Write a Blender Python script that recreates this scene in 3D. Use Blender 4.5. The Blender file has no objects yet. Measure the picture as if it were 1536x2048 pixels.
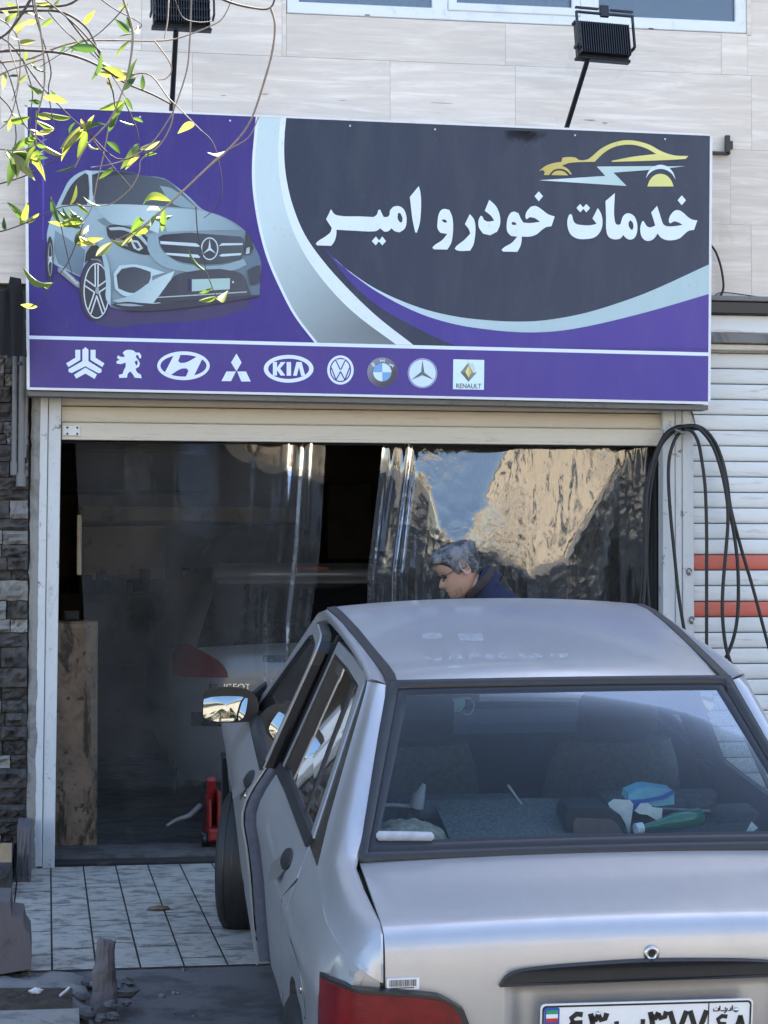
import bpy, math, random
from mathutils import Vector, Matrix, noise
from mathutils.geometry import tessellate_polygon
R = math.radians
scene = bpy.context.scene
COL = scene.collection
random.seed(7)

# ---------------------------------------------------------------- camera
FPX = 4100.0
YAW, PITCH, ROLL = R(9.326), R(2.1215), R(-0.065)
CAM = Vector((0.0, -9.85, 1.312))
_r = Vector((math.cos(YAW), -math.sin(YAW), 0))
_f = Vector((math.sin(YAW)*math.cos(PITCH), math.cos(YAW)*math.cos(PITCH), math.sin(PITCH)))
_u = _r.cross(_f)
_r2 = _r*math.cos(ROLL) + _u*math.sin(ROLL)
_u2 = -_r*math.sin(ROLL) + _u*math.cos(ROLL)
cd = bpy.data.cameras.new('camera'); cam = bpy.data.objects.new('camera', cd); COL.objects.link(cam)
cd.sensor_fit = 'VERTICAL'; cd.sensor_height = 36.0; cd.lens = FPX/2048*36.0
cd.clip_start = 0.05; cd.clip_end = 400
cam.matrix_world = Matrix(((_r2.x, _u2.x, -_f.x, CAM.x), (_r2.y, _u2.y, -_f.y, CAM.y), (_r2.z, _u2.z, -_f.z, CAM.z), (0, 0, 0, 1)))
scene.camera = cam

# ---------------------------------------------------------------- sky, sun, exposure
SUN_EL, SUN_AZ = R(51.5), R(35)          # azimuth from +Y (behind the shop) towards +X
world = bpy.data.worlds.new('World'); scene.world = world; world.use_nodes = True
wn = world.node_tree; bg = wn.nodes['Background']
sky = wn.nodes.new('ShaderNodeTexSky'); sky.sky_type = 'NISHITA'; sky.sun_disc = False
sky.sun_elevation = SUN_EL; sky.sun_rotation = SUN_AZ; sky.air_density = 1.0; sky.dust_density = 0.7
wn.links.new(sky.outputs[0], bg.inputs[0]); bg.inputs[1].default_value = 0.06
sd = bpy.data.lights.new('sun', 'SUN'); sun = bpy.data.objects.new('sun', sd); COL.objects.link(sun)
sd.energy = 5.0; sd.angle = R(0.5); sd.color = (1.0, 0.93, 0.82)
sdir = Vector((math.sin(SUN_AZ)*math.cos(SUN_EL), math.cos(SUN_AZ)*math.cos(SUN_EL), math.sin(SUN_EL)))
sun.rotation_euler = (-sdir).to_track_quat('-Z', 'Y').to_euler()
vs = scene.view_settings
vs.view_transform = 'Standard'; vs.look = 'None'; vs.gamma = 1; vs.use_curve_mapping = False
vs.exposure = 3.35
scene.cycles.use_denoising = True
scene.cycles.max_bounces = 10; scene.cycles.transparent_max_bounces = 24
scene.cycles.caustics_reflective = False; scene.cycles.caustics_refractive = False
scene.cycles.sample_clamp_indirect = 6

# ---------------------------------------------------------------- helpers
def ray(px, py):
    return _r2*((px-768)/FPX) - _u2*((py-1024)/FPX) + _f
def at(px, py, Y=0.0):
    d = ray(px, py); return CAM + d*((Y-CAM.y)/d.y)
def atz(px, py, z=0.0):
    d = ray(px, py); return CAM + d*((z-CAM.z)/d.z)
def lin(c):
    return tuple(((v/255)/12.92 if v/255 <= .04045 else ((v/255+.055)/1.055)**2.4) for v in c[:3])
WM = {}
def wm(o): return WM.get(o.name, Matrix.Identity(4)) if o else Matrix.Identity(4)
class MB:
    def __init__(s): s.v = []; s.f = []; s.m = []; s.c = []; s.sm = []
    def add(s, vs_, fs, mi=0, col=None, smooth=False):
        b = len(s.v); s.v += [tuple(v) for v in vs_]
        if col is None: s.c += [(1, 1, 1)]*len(vs_)
        else: s.c += (col if isinstance(col, list) else [col]*len(vs_))
        for f in fs: s.f.append(tuple(i+b for i in f)); s.m.append(mi); s.sm.append(smooth)
        return s
    def box(s, x0, x1, y0, y1, z0, z1, mi=0, jit=0, rnd=random):
        vs_ = [(x, y, z) for z in (z0, z1) for y in (y0, y1) for x in (x0, x1)]
        if jit: vs_ = [tuple(c+rnd.uniform(-jit, jit) for c in v) for v in vs_]
        return s.add(vs_, [(0,2,3,1),(4,5,7,6),(0,1,5,4),(2,6,7,3),(0,4,6,2),(1,3,7,5)], mi)
    def cbox(s, x0, x1, y0, y1, z0, z1, c=.01, mi=0):
        # box with chamfered edges (front -Y edges and verticals)
        vs_ = []; 
        for y, k in ((y0, c), (y0+c, 0), (y1, 0)):
            vs_ += [(x0+k, y, z0+k), (x1-k, y, z0+k), (x1-k, y, z1-k), (x0+k, y, z1-k)]
        fs = [(0,1,2,3)[::1]]
        for a in (0, 4):
            for i in range(4): fs.append((a+i, a+4+i, a+4+(i+1) % 4, a+(i+1) % 4))
        fs.append((8, 11, 10, 9))
        return s.add(vs_, fs, mi)
    def grid(s, P, mi=0, smooth=True, close_u=False, close_v=False, flip=False, col=None):
        n, m = len(P), len(P[0]); b = []
        for i in range(n if close_u else n-1):
            for j in range(m if close_v else m-1):
                q = (i*m+j, ((i+1) % n)*m+j, ((i+1) % n)*m+(j+1) % m, i*m+(j+1) % m)
                b.append(q[::-1] if flip else q)
        return s.add([p for r in P for p in r], b, mi, col, smooth)
    def shell(s, P, off, mi=0, smooth=True, flip=False):
        # open grid thickened by the vector off (or function of point), with a rim
        n, m = len(P), len(P[0])
        Q = [[Vector(p)+Vector(off(p) if callable(off) else off) for p in r] for r in P]
        s.grid(P, mi, smooth, flip=flip); s.grid(Q, mi, smooth, flip=not flip)
        rim = [(i, 0) for i in range(n)]+[(n-1, j) for j in range(1, m)]+[(i, m-1) for i in range(n-2, -1, -1)]+[(0, j) for j in range(m-2, 0, -1)]
        A = [P[i][j] for i, j in rim]; B = [Q[i][j] for i, j in rim]
        s.grid([A, B], mi, False, close_v=True, flip=flip)
        return s
    def tube(s, pts, r, n=8, mi=0, caps=True, col=None):
        pts = [Vector(p) for p in pts]; rs = r if isinstance(r, (list, tuple)) else [r]*len(pts)
        rows = []; up = Vector((0, 0, 1)); prev = None
        for i, p in enumerate(pts):
            d = (pts[min(i+1, len(pts)-1)]-pts[max(i-1, 0)])
            if d.length < 1e-9: d = Vector((0, 0, 1))
            d.normalize()
            a = prev if prev is not None else (d.cross(up) if abs(d.z) < .95 else d.cross(Vector((1, 0, 0))))
            a = (a - d*a.dot(d)); a = a.normalized() if a.length > 1e-6 else d.orthogonal().normalized()
            prev = a; b = d.cross(a)
            rows.append([p+(a*math.cos(2*math.pi*k/n)+b*math.sin(2*math.pi*k/n))*rs[i] for k in range(n)])
        s.grid(rows, mi, True, close_v=True, flip=True, col=(col if col is None else [col]*(len(pts)*n)))
        if caps:
            s.add(rows[0], [tuple(range(n))[::-1]][:1], mi); s.add(rows[-1], [tuple(range(n))], mi)
        return s
    def lathe(s, prof, c, axis, n=24, mi=0):
        # prof: list of (radius, along axis)
        axis = Vector(axis).normalized(); a = axis.orthogonal().normalized(); b = axis.cross(a); c = Vector(c)
        rows = [[c+axis*h+(a*math.cos(2*math.pi*k/n)+b*math.sin(2*math.pi*k/n))*r for k in range(n)] for r, h in prof]
        return s.grid(rows, mi, True, close_v=True)
    def poly(s, loops, to3, mi=0, col=None, depth=0, back=None):
        # flat polygon with holes; loops of 2D points; to3 maps a point to 3D
        fl = [p for l in loops for p in l]
        tr = tessellate_polygon([[Vector((p[0], p[1], 0)) for p in l] for l in loops])
        fs = []
        for t in tr:
            a, b, c = (fl[i] for i in t)
            ar = (b[0]-a[0])*(c[1]-a[1])-(b[1]-a[1])*(c[0]-a[0])
            fs.append(tuple(t) if ar > 0 else tuple(t[::-1]))
        cl = None
        if col is not None: cl = [col(p) if callable(col) else col for p in fl]
        s.add([to3(p) for p in fl], fs, mi, cl)
        if depth:
            base = 0
            for l in loops:
                n = len(l); A = [to3(p) for p in l]; B = [Vector(q)+Vector(back)*depth for q in A]
                s.grid([A, B], mi, False, close_v=True, col=(None if cl is None else cl[base:base+n]*2)); base += n
        return s
    def build(s, name, mats, parent=None, local=False, smooth_angle=None):
        me = bpy.data.meshes.new(name)
        M = wm(parent)
        if parent is not None and not local:
            Mi = M.inverted(); vv = [tuple(Mi @ Vector(v)) for v in s.v]
        else: vv = s.v
        me.from_pydata(vv, [], s.f)
        if not isinstance(mats, (list, tuple)): mats = [mats]
        for m in mats: me.materials.append(m)
        me.polygons.foreach_set('material_index', s.m)
        me.polygons.foreach_set('use_smooth', s.sm)
        if any(c != (1, 1, 1) for c in s.c):
            ca = me.color_attributes.new('Col', 'FLOAT_COLOR', 'POINT')
            ca.data.foreach_set('color', [x for c in s.c for x in (c[0], c[1], c[2], 1)])
        me.validate(); me.update()
        o = bpy.data.objects.new(name, me); COL.objects.link(o)
        if parent is not None: o.parent = parent; WM[o.name] = M
        return o
def weld(o, d=1e-5):
    import bmesh
    bm = bmesh.new(); bm.from_mesh(o.data); bmesh.ops.remove_doubles(bm, verts=bm.verts, dist=d)
    bmesh.ops.recalc_face_normals(bm, faces=bm.faces); bm.to_mesh(o.data); bm.free(); return o
def bevel(o, w, seg=2):
    md = o.modifiers.new('bevel', 'BEVEL'); md.width = w; md.segments = seg; md.limit_method = 'ANGLE'; md.angle_limit = R(40); return o
def tag(o, label=None, cat=None, group=None, kind=None):
    if label: o['label'] = label
    if cat: o['category'] = cat
    if group: o['group'] = group
    if kind: o['kind'] = kind
    return o
def thing(name, loc, label, cat, group=None, mat=None):
    o = bpy.data.objects.new(name, None); o.empty_display_size = .1; COL.objects.link(o)
    M = mat if mat is not None else Matrix.Translation(loc)
    o.matrix_world = M; WM[o.name] = M
    return tag(o, label, cat, group)
def dup(o, parent, M=None, name=None):
    c = o.copy(); COL.objects.link(c); c.parent = parent; WM[c.name] = wm(parent)
    if M is not None: c.matrix_basis = M
    return c
def smooth(pts, k=5, ang=42, closed=True):
    # hermite curve through points; sharp turns stay corners
    n = len(pts); out = []
    def T(i):
        a, b, c = pts[(i-1) % n], pts[i % n], pts[(i+1) % n]
        v1 = Vector((b[0]-a[0], b[1]-a[1])); v2 = Vector((c[0]-b[0], c[1]-b[1]))
        if v1.length < 1e-9 or v2.length < 1e-9: return None
        if v1.angle(v2) > R(ang): return None
        t = v1.normalized()+v2.normalized()
        return t.normalized()
    for i in range(n if closed else n-1):
        p, q = Vector(pts[i][:2]), Vector(pts[(i+1) % n][:2]); L = (q-p).length
        t0, t1 = T(i), T(i+1)
        if not closed and i == 0: t0 = None
        if not closed and i == n-2: t1 = None
        d = (q-p)
        m0 = t0*L if t0 else d; m1 = t1*L if t1 else d
        kk = 1 if (t0 is None and t1 is None) else k
        for j in range(kk):
            t = j/kk
            h = (2*t**3-3*t*t+1)*p+(t**3-2*t*t+t)*m0+(-2*t**3+3*t*t)*q+(t**3-t*t)*m1
            out.append((h.x, h.y))
    if not closed: out.append(tuple(pts[-1][:2]))
    return out
def crom(pts, k=6):
    # open Catmull-Rom in 3D
    P = [Vector(p) for p in pts]; out = []
    for i in range(len(P)-1):
        a, b, c, d = P[max(i-1, 0)], P[i], P[i+1], P[min(i+2, len(P)-1)]
        for j in range(k):
            t = j/k
            out.append(.5*((2*b)+(c-a)*t+(2*a-5*b+4*c-d)*t*t+(3*b-a-3*c+d)*t**3))
    out.append(P[-1]); return out
def ip(x, xs, ys):
    if x <= xs[0]: return ys[0]
    for i in range(1, len(xs)):
        if x <= xs[i]:
            t = (x-xs[i-1])/(xs[i]-xs[i-1]); return ys[i-1]+(ys[i]-ys[i-1])*t
    return ys[-1]

# ---------------------------------------------------------------- materials
class NT:
    def __init__(s, name):
        s.m = bpy.data.materials.new(name); s.m.use_nodes = True; s.t = s.m.node_tree
        s.b = s.t.nodes['Principled BSDF']; s.out = s.t.nodes['Material Output']
    def n(s, typ, **kw):
        nd = s.t.nodes.new('ShaderNode'+typ)
        for k, v in kw.items():
            if k.startswith('i_'):
                key = k[2:].replace('_', ' ')
                nd.inputs[int(key) if key.isdigit() else key].default_value = v
            else: setattr(nd, k, v)
        return nd
    def l(s, a, b): s.t.links.new(a, b); return s
    def co(s, scale=(1, 1, 1), src='Object'):
        tc = s.n('TexCoord'); mp = s.n('Mapping'); mp.inputs['Scale'].default_value = scale
        s.l(tc.outputs[src], mp.inputs[0]); return mp.outputs[0]
    def geo(s, scale=(1, 1, 1)):
        g = s.n('NewGeometry'); mp = s.n('Mapping'); mp.inputs['Scale'].default_value = scale
        s.l(g.outputs['Position'], mp.inputs[0]); return mp.outputs[0]
    def noise(s, vec, scale=5, detail=6, rough=.6, dist=0):
        nd = s.n('TexNoise', i_Scale=scale, i_Detail=detail, i_Roughness=rough, i_Distortion=dist)
        s.l(vec, nd.inputs['Vector']); return nd.outputs['Fac']
    def ramp(s, fac, stops):
        r = s.n('ValToRGB'); e = r.color_ramp.elements
        while len(e) < len(stops): e.new(.5)
        for el, (p, c) in zip(e, stops):
            el.position = p; el.color = (c[0], c[1], c[2], 1) if isinstance(c, (tuple, list)) else (c, c, c, 1)
        s.l(fac, r.inputs[0]); return r.outputs[0]
    def mix(s, fac, a, b, mode='MIX'):
        m = s.n('Mix', data_type='RGBA', blend_type=mode)
        for v, k in ((fac, 0), (a, 6), (b, 7)):
            if hasattr(v, 'is_linked') or hasattr(v, 'links'): s.l(v, m.inputs[k])
            else: m.inputs[k].default_value = (v if k == 0 else (v[0], v[1], v[2], 1))
        return m.outputs[2]
    def math(s, op, a, b=0.0, c=None):
        m = s.n('Math', operation=op)
        for v, k in ((a, 0), (b, 1), (c, 2)):
            if v is None: continue
            if hasattr(v, 'links'): s.l(v, m.inputs[k])
            else: m.inputs[k].default_value = v
        return m.outputs[0]
    def bump(s, h, strength=.3, dist=.01):
        b = s.n('Bump', i_Strength=strength, i_Distance=dist); s.l(h, b.inputs['Height']); s.l(b.outputs[0], s.b.inputs['Normal']); return b
    def col(s, v):
        if hasattr(v, 'links'): s.l(v, s.b.inputs['Base Color'])
        else: s.b.inputs['Base Color'].default_value = (v[0], v[1], v[2], 1)
        return s
    def set(s, **kw):
        for k, v in kw.items():
            key = k.replace('_', ' ')
            if hasattr(v, 'links'): s.l(v, s.b.inputs[key])
            else: s.b.inputs[key].default_value = v
        return s
M = {}
def simple(name, c, rough=.6, metal=0, var=.15, sc=30, bump=0, **kw):
    t = NT(name); v = t.co(); f = t.noise(v, sc, 5, .6)
    a = tuple(x*(1-var) for x in c); b = tuple(min(1, x*(1+var)) for x in c)
    t.col(t.ramp(f, [(.3, a), (.7, b)])); t.set(Roughness=rough, Metallic=metal, **kw)
    if bump: t.bump(f, .5, bump)
    M[name] = t.m; return t.m
def stone_mat(name, base, tint):
    t = NT(name); g = t.geo((1, 1, 1)); oi = t.n('ObjectInfo')
    sh = t.n('VectorMath', operation='ADD'); cx = t.n('CombineXYZ'); t.l(t.math('MULTIPLY', oi.outputs['Random'], 37.0), cx.inputs[0]); t.l(t.math('MULTIPLY', oi.outputs['Random'], 11.0), cx.inputs[2])
    t.l(g, sh.inputs[0]); t.l(cx.outputs[0], sh.inputs[1])
    mp = t.n('Mapping'); mp.inputs['Scale'].default_value = (1.2, 1, 14); t.l(sh.outputs[0], mp.inputs[0])
    f1 = t.noise(mp.outputs[0], 1.6, 8, .65, .6)
    mp2 = t.n('Mapping'); mp2.inputs['Scale'].default_value = (5, 3, 60); t.l(sh.outputs[0], mp2.inputs[0])
    f2 = t.noise(mp2.outputs[0], 1.5, 6, .7, .3)
    c1 = t.ramp(f1, [(.30, tuple(x*.88 for x in base)), (.5, base), (.68, tuple(min(1, x*1.12) for x in tint))])
    c2 = t.ramp(f2, [(.28, .70), (.42, .97), (.8, 1.03)])
    c = t.mix(.5, c1, c2, 'MULTIPLY')
    pv = t.ramp(oi.outputs['Random'], [(0, .90), (1, 1.06)])
    c = t.mix(1.0, c, pv, 'MULTIPLY')
    f3 = t.noise(g, 2.2, 5, .7, 1.0)
    c = t.mix(t.ramp(f3, [(.62, 0), (.75, .35)]), c, (base[0]*.55, base[1]*.5, base[2]*.45))
    t.col(c); t.set(Roughness=.45); t.bump(f2, .15, .003)
    M[name] = t.m
stone_mat('travertine', (.69, .60, .505), (.75, .67, .58))
def worn(name, base, dirt=(.10, .085, .07), rough=.5, metal=0, amount=.55, stretch=(1, 1, 1), sc=6, rust=None, bump=.002):
    t = NT(name); g = t.geo(stretch)
    f1 = t.noise(g, sc, 8, .7, .4); f2 = t.noise(g, sc*6, 6, .7); f3 = t.noise(g, sc*.4, 4, .6)
    c = t.mix(t.ramp(f1, [(amount, 0), (amount+.12, .75)]), base, dirt)
    c = t.mix(t.ramp(f2, [(.56, 0), (.70, .5)]), c, tuple(x*.6 for x in base))
    c = t.mix(t.ramp(f3, [(.35, 0), (.65, .35)]), c, tuple(x*.8 for x in base))
    if rust:
        f4 = t.noise(t.geo((3, 3, 3)), 4, 8, .75)
        c = t.mix(t.ramp(f4, [(.60, 0), (.66, .9)]), c, rust)
    t.col(c); t.set(Roughness=rough, Metallic=metal); t.bump(f1, .3, bump)
    M[name] = t.m; return t.m
worn('shutter_cream', (.60, .54, .44), dirt=(.30, .25, .19), stretch=(.5, 1, 5), amount=.58, rough=.42)
worn('shutter_white', (.67, .68, .66), dirt=(.33, .31, .27), stretch=(.5, 1, 5), amount=.565, rough=.38)
worn('shutter_red', (.56, .12, .08), dirt=(.40, .20, .16), stretch=(.8, 1, 5), amount=.55, rough=.45)
worn('post_paint', (.56, .57, .56), dirt=(.17, .15, .13), stretch=(2.2, 2.2, .8), amount=.60, sc=5, rust=(.10, .055, .03))
worn('grey_concrete', (.20, .19, .18), dirt=(.08, .075, .07), amount=.5, rough=.9, bump=.01)
worn('dark_masonry', (.075, .068, .062), dirt=(.022, .02, .02), amount=.46, rough=.95, sc=12, bump=.02)
worn('pale_plaster', (.26, .25, .225), dirt=(.12, .11, .10), amount=.5, rough=.95, sc=9, bump=.01)
worn('mauve_paint', (.125, .108, .108), dirt=(.05, .042, .042), amount=.52, rough=.9, sc=7, bump=.008)
worn('tile_floor', (.47, .445, .385), dirt=(.060, .055, .050), stretch=(1.5, 1.7, 1), amount=.475, rough=.55, sc=7, rust=(.10, .09, .08))
worn('grout', (.020, .019, .018), rough=.95)
worn('ramp_concrete', (.105, .102, .10), dirt=(.03, .03, .03), stretch=(1, 2, 1), amount=.50, rough=.8, sc=4, bump=.01)
worn('asphalt', (.075, .073, .070), dirt=(.045, .045, .045), amount=.5, rough=.9, sc=3, bump=.01)
worn('soil', (.060, .045, .032), dirt=(.02, .016, .012), amount=.45, rough=1, sc=18, bump=.03)
worn('inside_floor', (.11, .105, .10), dirt=(.025, .023, .022), amount=.45, rough=.8, sc=8)
worn('inside_wall', (.15, .115, .08), dirt=(.09, .065, .045), amount=.5, rough=.9, sc=3)
t = NT('stained_metal'); g = t.geo((1, 1, 1)); a1 = t.noise(g, 7, 9, .75, .8); a2 = t.noise(t.geo((3, 3, 1)), 3.2, 5, .7, .5); a3 = t.noise(g, 26, 4, .6)
c = t.mix(t.ramp(a1, [(.30, 0), (.62, 1)]), (.10, .065, .040), (.26, .18, .115)); c = t.mix(t.ramp(a2, [(.52, 0), (.60, .92)]), c, (.018, .013, .010)); c = t.mix(t.ramp(a3, [(.62, 0), (.68, .9)]), c, (.012, .009, .008))
t.col(c); t.set(Roughness=.5); t.bump(a1, .3, .003); M['stained_metal'] = t.m
worn('pipe_grey', (.15, .145, .14), dirt=(.06, .055, .05), rough=.6)
worn('opposite_stone', (.42, .355, .27), dirt=(.32, .265, .20), amount=.5, rough=.9, sc=.5)
worn('black_metal', (.012, .012, .013), dirt=(.05, .048, .045), amount=.68, rough=.4, sc=14)
worn('black_rubber', (.012, .012, .012), dirt=(.03, .03, .03), amount=.62, rough=.62, sc=20)
worn('white_pvc', (.74, .76, .78), dirt=(.5, .5, .5), amount=.66, rough=.28, sc=3)
simple('black_cloth', (.008, .008, .009), .9, bump=.003)
simple('dark_trim', (.016, .017, .019), .5, bump=0)
simple('gasket', (.010, .011, .013), .42, sc=60)
simple('chrome', (.75, .76, .78), .15, 1, var=.05)
simple('silver_trim', (.42, .42, .42), .28, .8, var=.08)
simple('curtain_cloth', (.42, .41, .42), .9)
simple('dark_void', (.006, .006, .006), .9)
# ================================================================ ground and street
def sheet(name, pts, mat, kind='structure'):
    o = MB().add(pts, [tuple(range(len(pts)))]).build(name, mat); return tag(o, kind=kind)
ZST = -.36
sheet('street', [(-60, -70, ZST), (70, -70, ZST), (70, -4.2, ZST), (-60, -4.2, ZST)], M['asphalt'])
mb = MB()
NX, NY = 60, 26
P = []
for j in range(NY+1):
    y = -2.66-(1.75*j/NY); row = []
    for i in range(NX+1):
        x = -7+14*i/NX
        z = ip(y, [-4.41, -4.2, -2.9, -2.66], [ZST+.001, ZST+.012, -.075, -.004])
        z += .010*noise.noise((x*3, y*3, 0))*(0 if j in (0, NY) else 1)
        row.append((x, y, z))
    P.append(row)
mb.grid(P, flip=True); ramp = tag(mb.build('ramp', M['ramp_concrete']), kind='structure')
sheet('forecourt_bed', [(-7, -2.665, -.0022), (7, -2.665, -.0022), (7, .25, -.0022), (-7, .25, -.0022)], M['grout'])
# tiles of the forecourt, one object each
forecourt = thing('forecourt_paving', (0, 0, 0), None, None); forecourt['kind'] = 'structure'
PX = .1515
tx0 = at(231, 1734).x
rt = random.Random(5)
for i in range(-6, 22):
    xa = tx0+PX*i+.0035; xb = xa+PX-.007
    y = -2.655; first = True; L = .52
    cut = rt.choice([.16, .30, .42, .52])
    while y < -.01:
        ln = cut if first else L; first = False
        y2 = min(y+ln, -.005)
        if y2-y > .03:
            b = MB(); dz = rt.uniform(-.0005, .0008); sl = rt.uniform(-.0005, .0005)
            ox, oy = (xa+xb)/2, (y+y2)/2
            b.cbox(xa-ox, xb-ox, 0, .033, y+.012-oy, y2-.012-oy, .001)
            b.v = [(v[0], v[2], -v[1]+sl*(v[0]/.07)) for v in b.v]
            b.f = [f[::-1] for f in b.f]
            o = b.build('tile', M['tile_floor'], forecourt, local=True); o.location = (ox, oy, dz)
        y = y2
# left: broken mauve wall end, mound, planter
def rock(mb, c, r, seed, mi=0, amp=.35, n=7, m=10):
    P = []
    for i in range(n+1):
        th = math.pi*i/n; row = []
        for j in range(m):
            ph = 2*math.pi*j/m
            d = Vector((math.sin(th)*math.cos(ph), math.sin(th)*math.sin(ph), math.cos(th)))
            k = 1+amp*noise.noise(d*1.7+Vector((seed*3.1, seed, 0)))
            row.append(Vector(c)+Vector((d.x*r[0]*k, d.y*r[1]*k, d.z*r[2]*k)))
        P.append(row)
    mb.grid(P, mi, False, close_v=True); return mb
P = []
for j in range(34):
    y = -2.64-1.0*j/33; row = []
    for i in range(44):
        x = -1.0+1.62*i/43
        e = max(0, min(1, (at(235, 1950, -2.9).x-x)/.12+.15*noise.noise((x*9, y*9, 1))))
        h = -.06+.055*e+.03*noise.noise((x*7, y*7, 3))*e+.015*noise.noise((x*25, y*25, 2))
        h = min(h, .0)
        if j == 0: h = -.02
        row.append((x, y, h-(1-e)*.22-.10*max(0, -2.95-y)))
    P.append(row)
tag(MB().grid(P, flip=True).build('concrete_verge', M['grey_concrete']), kind='structure')
b = MB(); ys = -2.55
pts = [(-60, 1802), (20, 1803), (23, 1832), (46, 1836), (50, 1858), (60, 1872), (62, 1905), (62, 1938), (-60, 1960)]
def t3(Y): return lambda p: at(p[0], p[1], Y)
b.poly([pts], t3(-2.72), 0, depth=.32, back=(0, 1, 0))
o = b.build('low_wall', M['mauve_paint']); tag(o, 'broken mauve painted low wall end beside the pale tiles', 'low wall')
b = MB(); c = at(207, 2010, -3.02)
prof = []
for k in range(9):
    t = k/8; z = c.z-.06+.27*t
    row = []
    for j in range(14):
        a = 2*math.pi*j/14; r = .036*(1.35-.55*t+(.9*max(0, .35-t)))
        r *= 1+.35*noise.noise((math.cos(a)*1.3, math.sin(a)*1.3, t*4))
        row.append((c.x+r*math.cos(a)+.006*t, c.y+r*.8*math.sin(a), z+.012*noise.noise((a, t, 2))))
    prof.append(row)
b.grid(prof, close_v=True, smooth=False); b.add(prof[-1], [tuple(range(14))])
tag(b.build('concrete_stump', M['mauve_paint']), 'broken mauve concrete stump standing between tiles and ramp', 'stump')
b = MB(); rr_ = random.Random(31)
for i in range(70):
    x, y = rr_.uniform(-.75, .5), rr_.uniform(-3.2, -2.68); s_ = rr_.uniform(.004, .014)
    zg = -.02 if y > -2.9 else -.05
    if x > .28: zg = ip(y, [-4.41, -4.2, -2.9, -2.66], [ZST, ZST+.012, -.075, -.004])
    rock(b, (x, y, zg+.002), (s_, s_, s_*.7), i, n=3, m=5)
tag(b.build('gravel', M['grey_concrete']), kind='stuff')
b = MB()
for i in range(34):
    q = atz(rr_.choice([rr_.uniform(-20, 60), rr_.uniform(150, 260), rr_.uniform(20, 235)]), rr_.uniform(1948, 2044), -.03); s_ = rr_.uniform(.012, .034)
    rock(b, (q.x, q.y, q.z+s_*.2), (s_*rr_.uniform(.8, 1.5), s_, s_*.65), i+100, amp=.6, n=5, m=8)
tag(b.build('rubble', M['ramp_concrete']), kind='stuff')
# planter soil with debris
b = MB(); P = []
for j in range(14):
    row = []
    for i in range(16):
        u, v = i/15, j/13
        p = atz(-40+185*u, 1978+52*v, -.01)
        row.append((p.x, p.y, -.006+.03*math.sin(math.pi*u)*math.sin(math.pi*v)*(.6+noise.noise((u*9, v*9, 5)))))
    P.append(row)
b.grid(P, flip=True); tag(b.build('soil', M['soil']), kind='stuff')
simple('pale_bit', (.50, .50, .48), .7)
simple('cardboard', (.34, .25, .16), .8)
b = MB(); p = atz(72, 1990, .005); rock(b, p+Vector((0, 0, .012)), (.022, .018, .012), 2)
tag(b.build('stone', M['pale_bit']), 'small pale stone lying on the planter soil', 'stone')
b = MB(); p = atz(120, 1992, .01); b.tube([p, p+Vector((.02, .02, .012)), p+Vector((.03, .03, .02))], .005, 6)
tag(b.build('twig', M['pale_bit']), 'short pale twig on the soil beside the mauve stump', 'twig')
b = MB(); p = atz(318, 1818, .005); rock(b, p+Vector((0, 0, .004)), (.05, .03, .010), 4)
tag(b.build('rag', M['stained_metal']), 'crumpled brown scrap lying on the forecourt tiles', 'rag')
b = MB(); A, B_ = atz(-60, 2043, -.0), atz(158, 2036, -.02)
b.add([A, B_, B_+Vector((0, -.25, -.06)), A+Vector((0, -.25, -.0))], [(3, 2, 1, 0)]); b.add([A+Vector((0, 0, -.05)), B_+Vector((0, 0, -.05)), B_, A], [(0, 1, 2, 3)])
b.v = [(v[0], v[1], v[2]+.03) for v in b.v]
tag(b.build('kerb', M['pale_plaster']), kind='structure')

# ================================================================ shop building
bld = thing('shop_building', (0, 0, 0), 'stone clad shop building with white window above the purple sign', 'building')
XL, XR = .064, 3.026; ZO = 2.02
zr0 = at(1440, 600).z; zp = (at(1440, 300).z-zr0)/2
core = MB()
core.box(-9, 14, .03, 9, zr0-.02, 9.0)            # upper floors
core.box(-9, -.10, .02, 9, -.4, zr0-.02)           # left pier
core.box(3.30, 14, .14, 9, -.4, zr0-.02)           # beyond right opening
core.box(-.10, 3.30, 6.0, 9, -.4, zr0-.02)         # behind the garage
# cut the window: cover by dark recess box in front is avoided; window sits proud of core
core.build('wall', M['dark_masonry'], bld)
rb = random.Random(11)
WX0, WX1, WZ0 = at(573, 28).x, at(1491, 68).x, at(1030, 48).z
rows = {3: [283, 563, 1009, 1440], 2: [384, 779, 1029, 1500], 1: [1465], 0: [30]}
for k in range(0, 9):
    za, zb = zr0+zp*k, zr0+zp*(k+1)
    xs = []
    if k in (2, 3):
        xs = [at(x, 100 if k == 3 else 200).x for x in rows[k]]
        x = xs[0]
        while x > -1.6: x -= rb.uniform(.7, 1.1); xs.insert(0, x)
    else: 
        x = -1.4+rb.uniform(-.5, 0)
        xs = [x]
    while xs[-1] < 5.4: xs.append(xs[-1]+rb.uniform(.85, 1.15))
    for xa, xb in zip(xs, xs[1:]):
        segs = [(xa, xb, za, zb)]
        if zb > WZ0-.01 and xb > WX0 and xa < WX1:
            segs = []
            if xa < WX0: segs.append((xa, WX0-.003, za, zb))
            if xb > WX1: segs.append((WX1+.003, xb, za, zb))
            if za < WZ0-.02: segs.append((max(xa, WX0-.003), min(xb, WX1+.003), za, WZ0-.004))
        for s in segs:
            if s[1]-s[0] < .008: continue
            if k < 2 and s[1] < 3.0 and s[0] > .1: continue      # wholly behind the sign
            dy = rb.uniform(-.0015, .0015)
            b = MB().cbox(s[0]+.0005, s[1]-.0005, -.02+dy*.5, .029, s[2]+.0005, s[3]-.0005, .0004)
            b.build('stone_panel', M['travertine'], bld)
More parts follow.
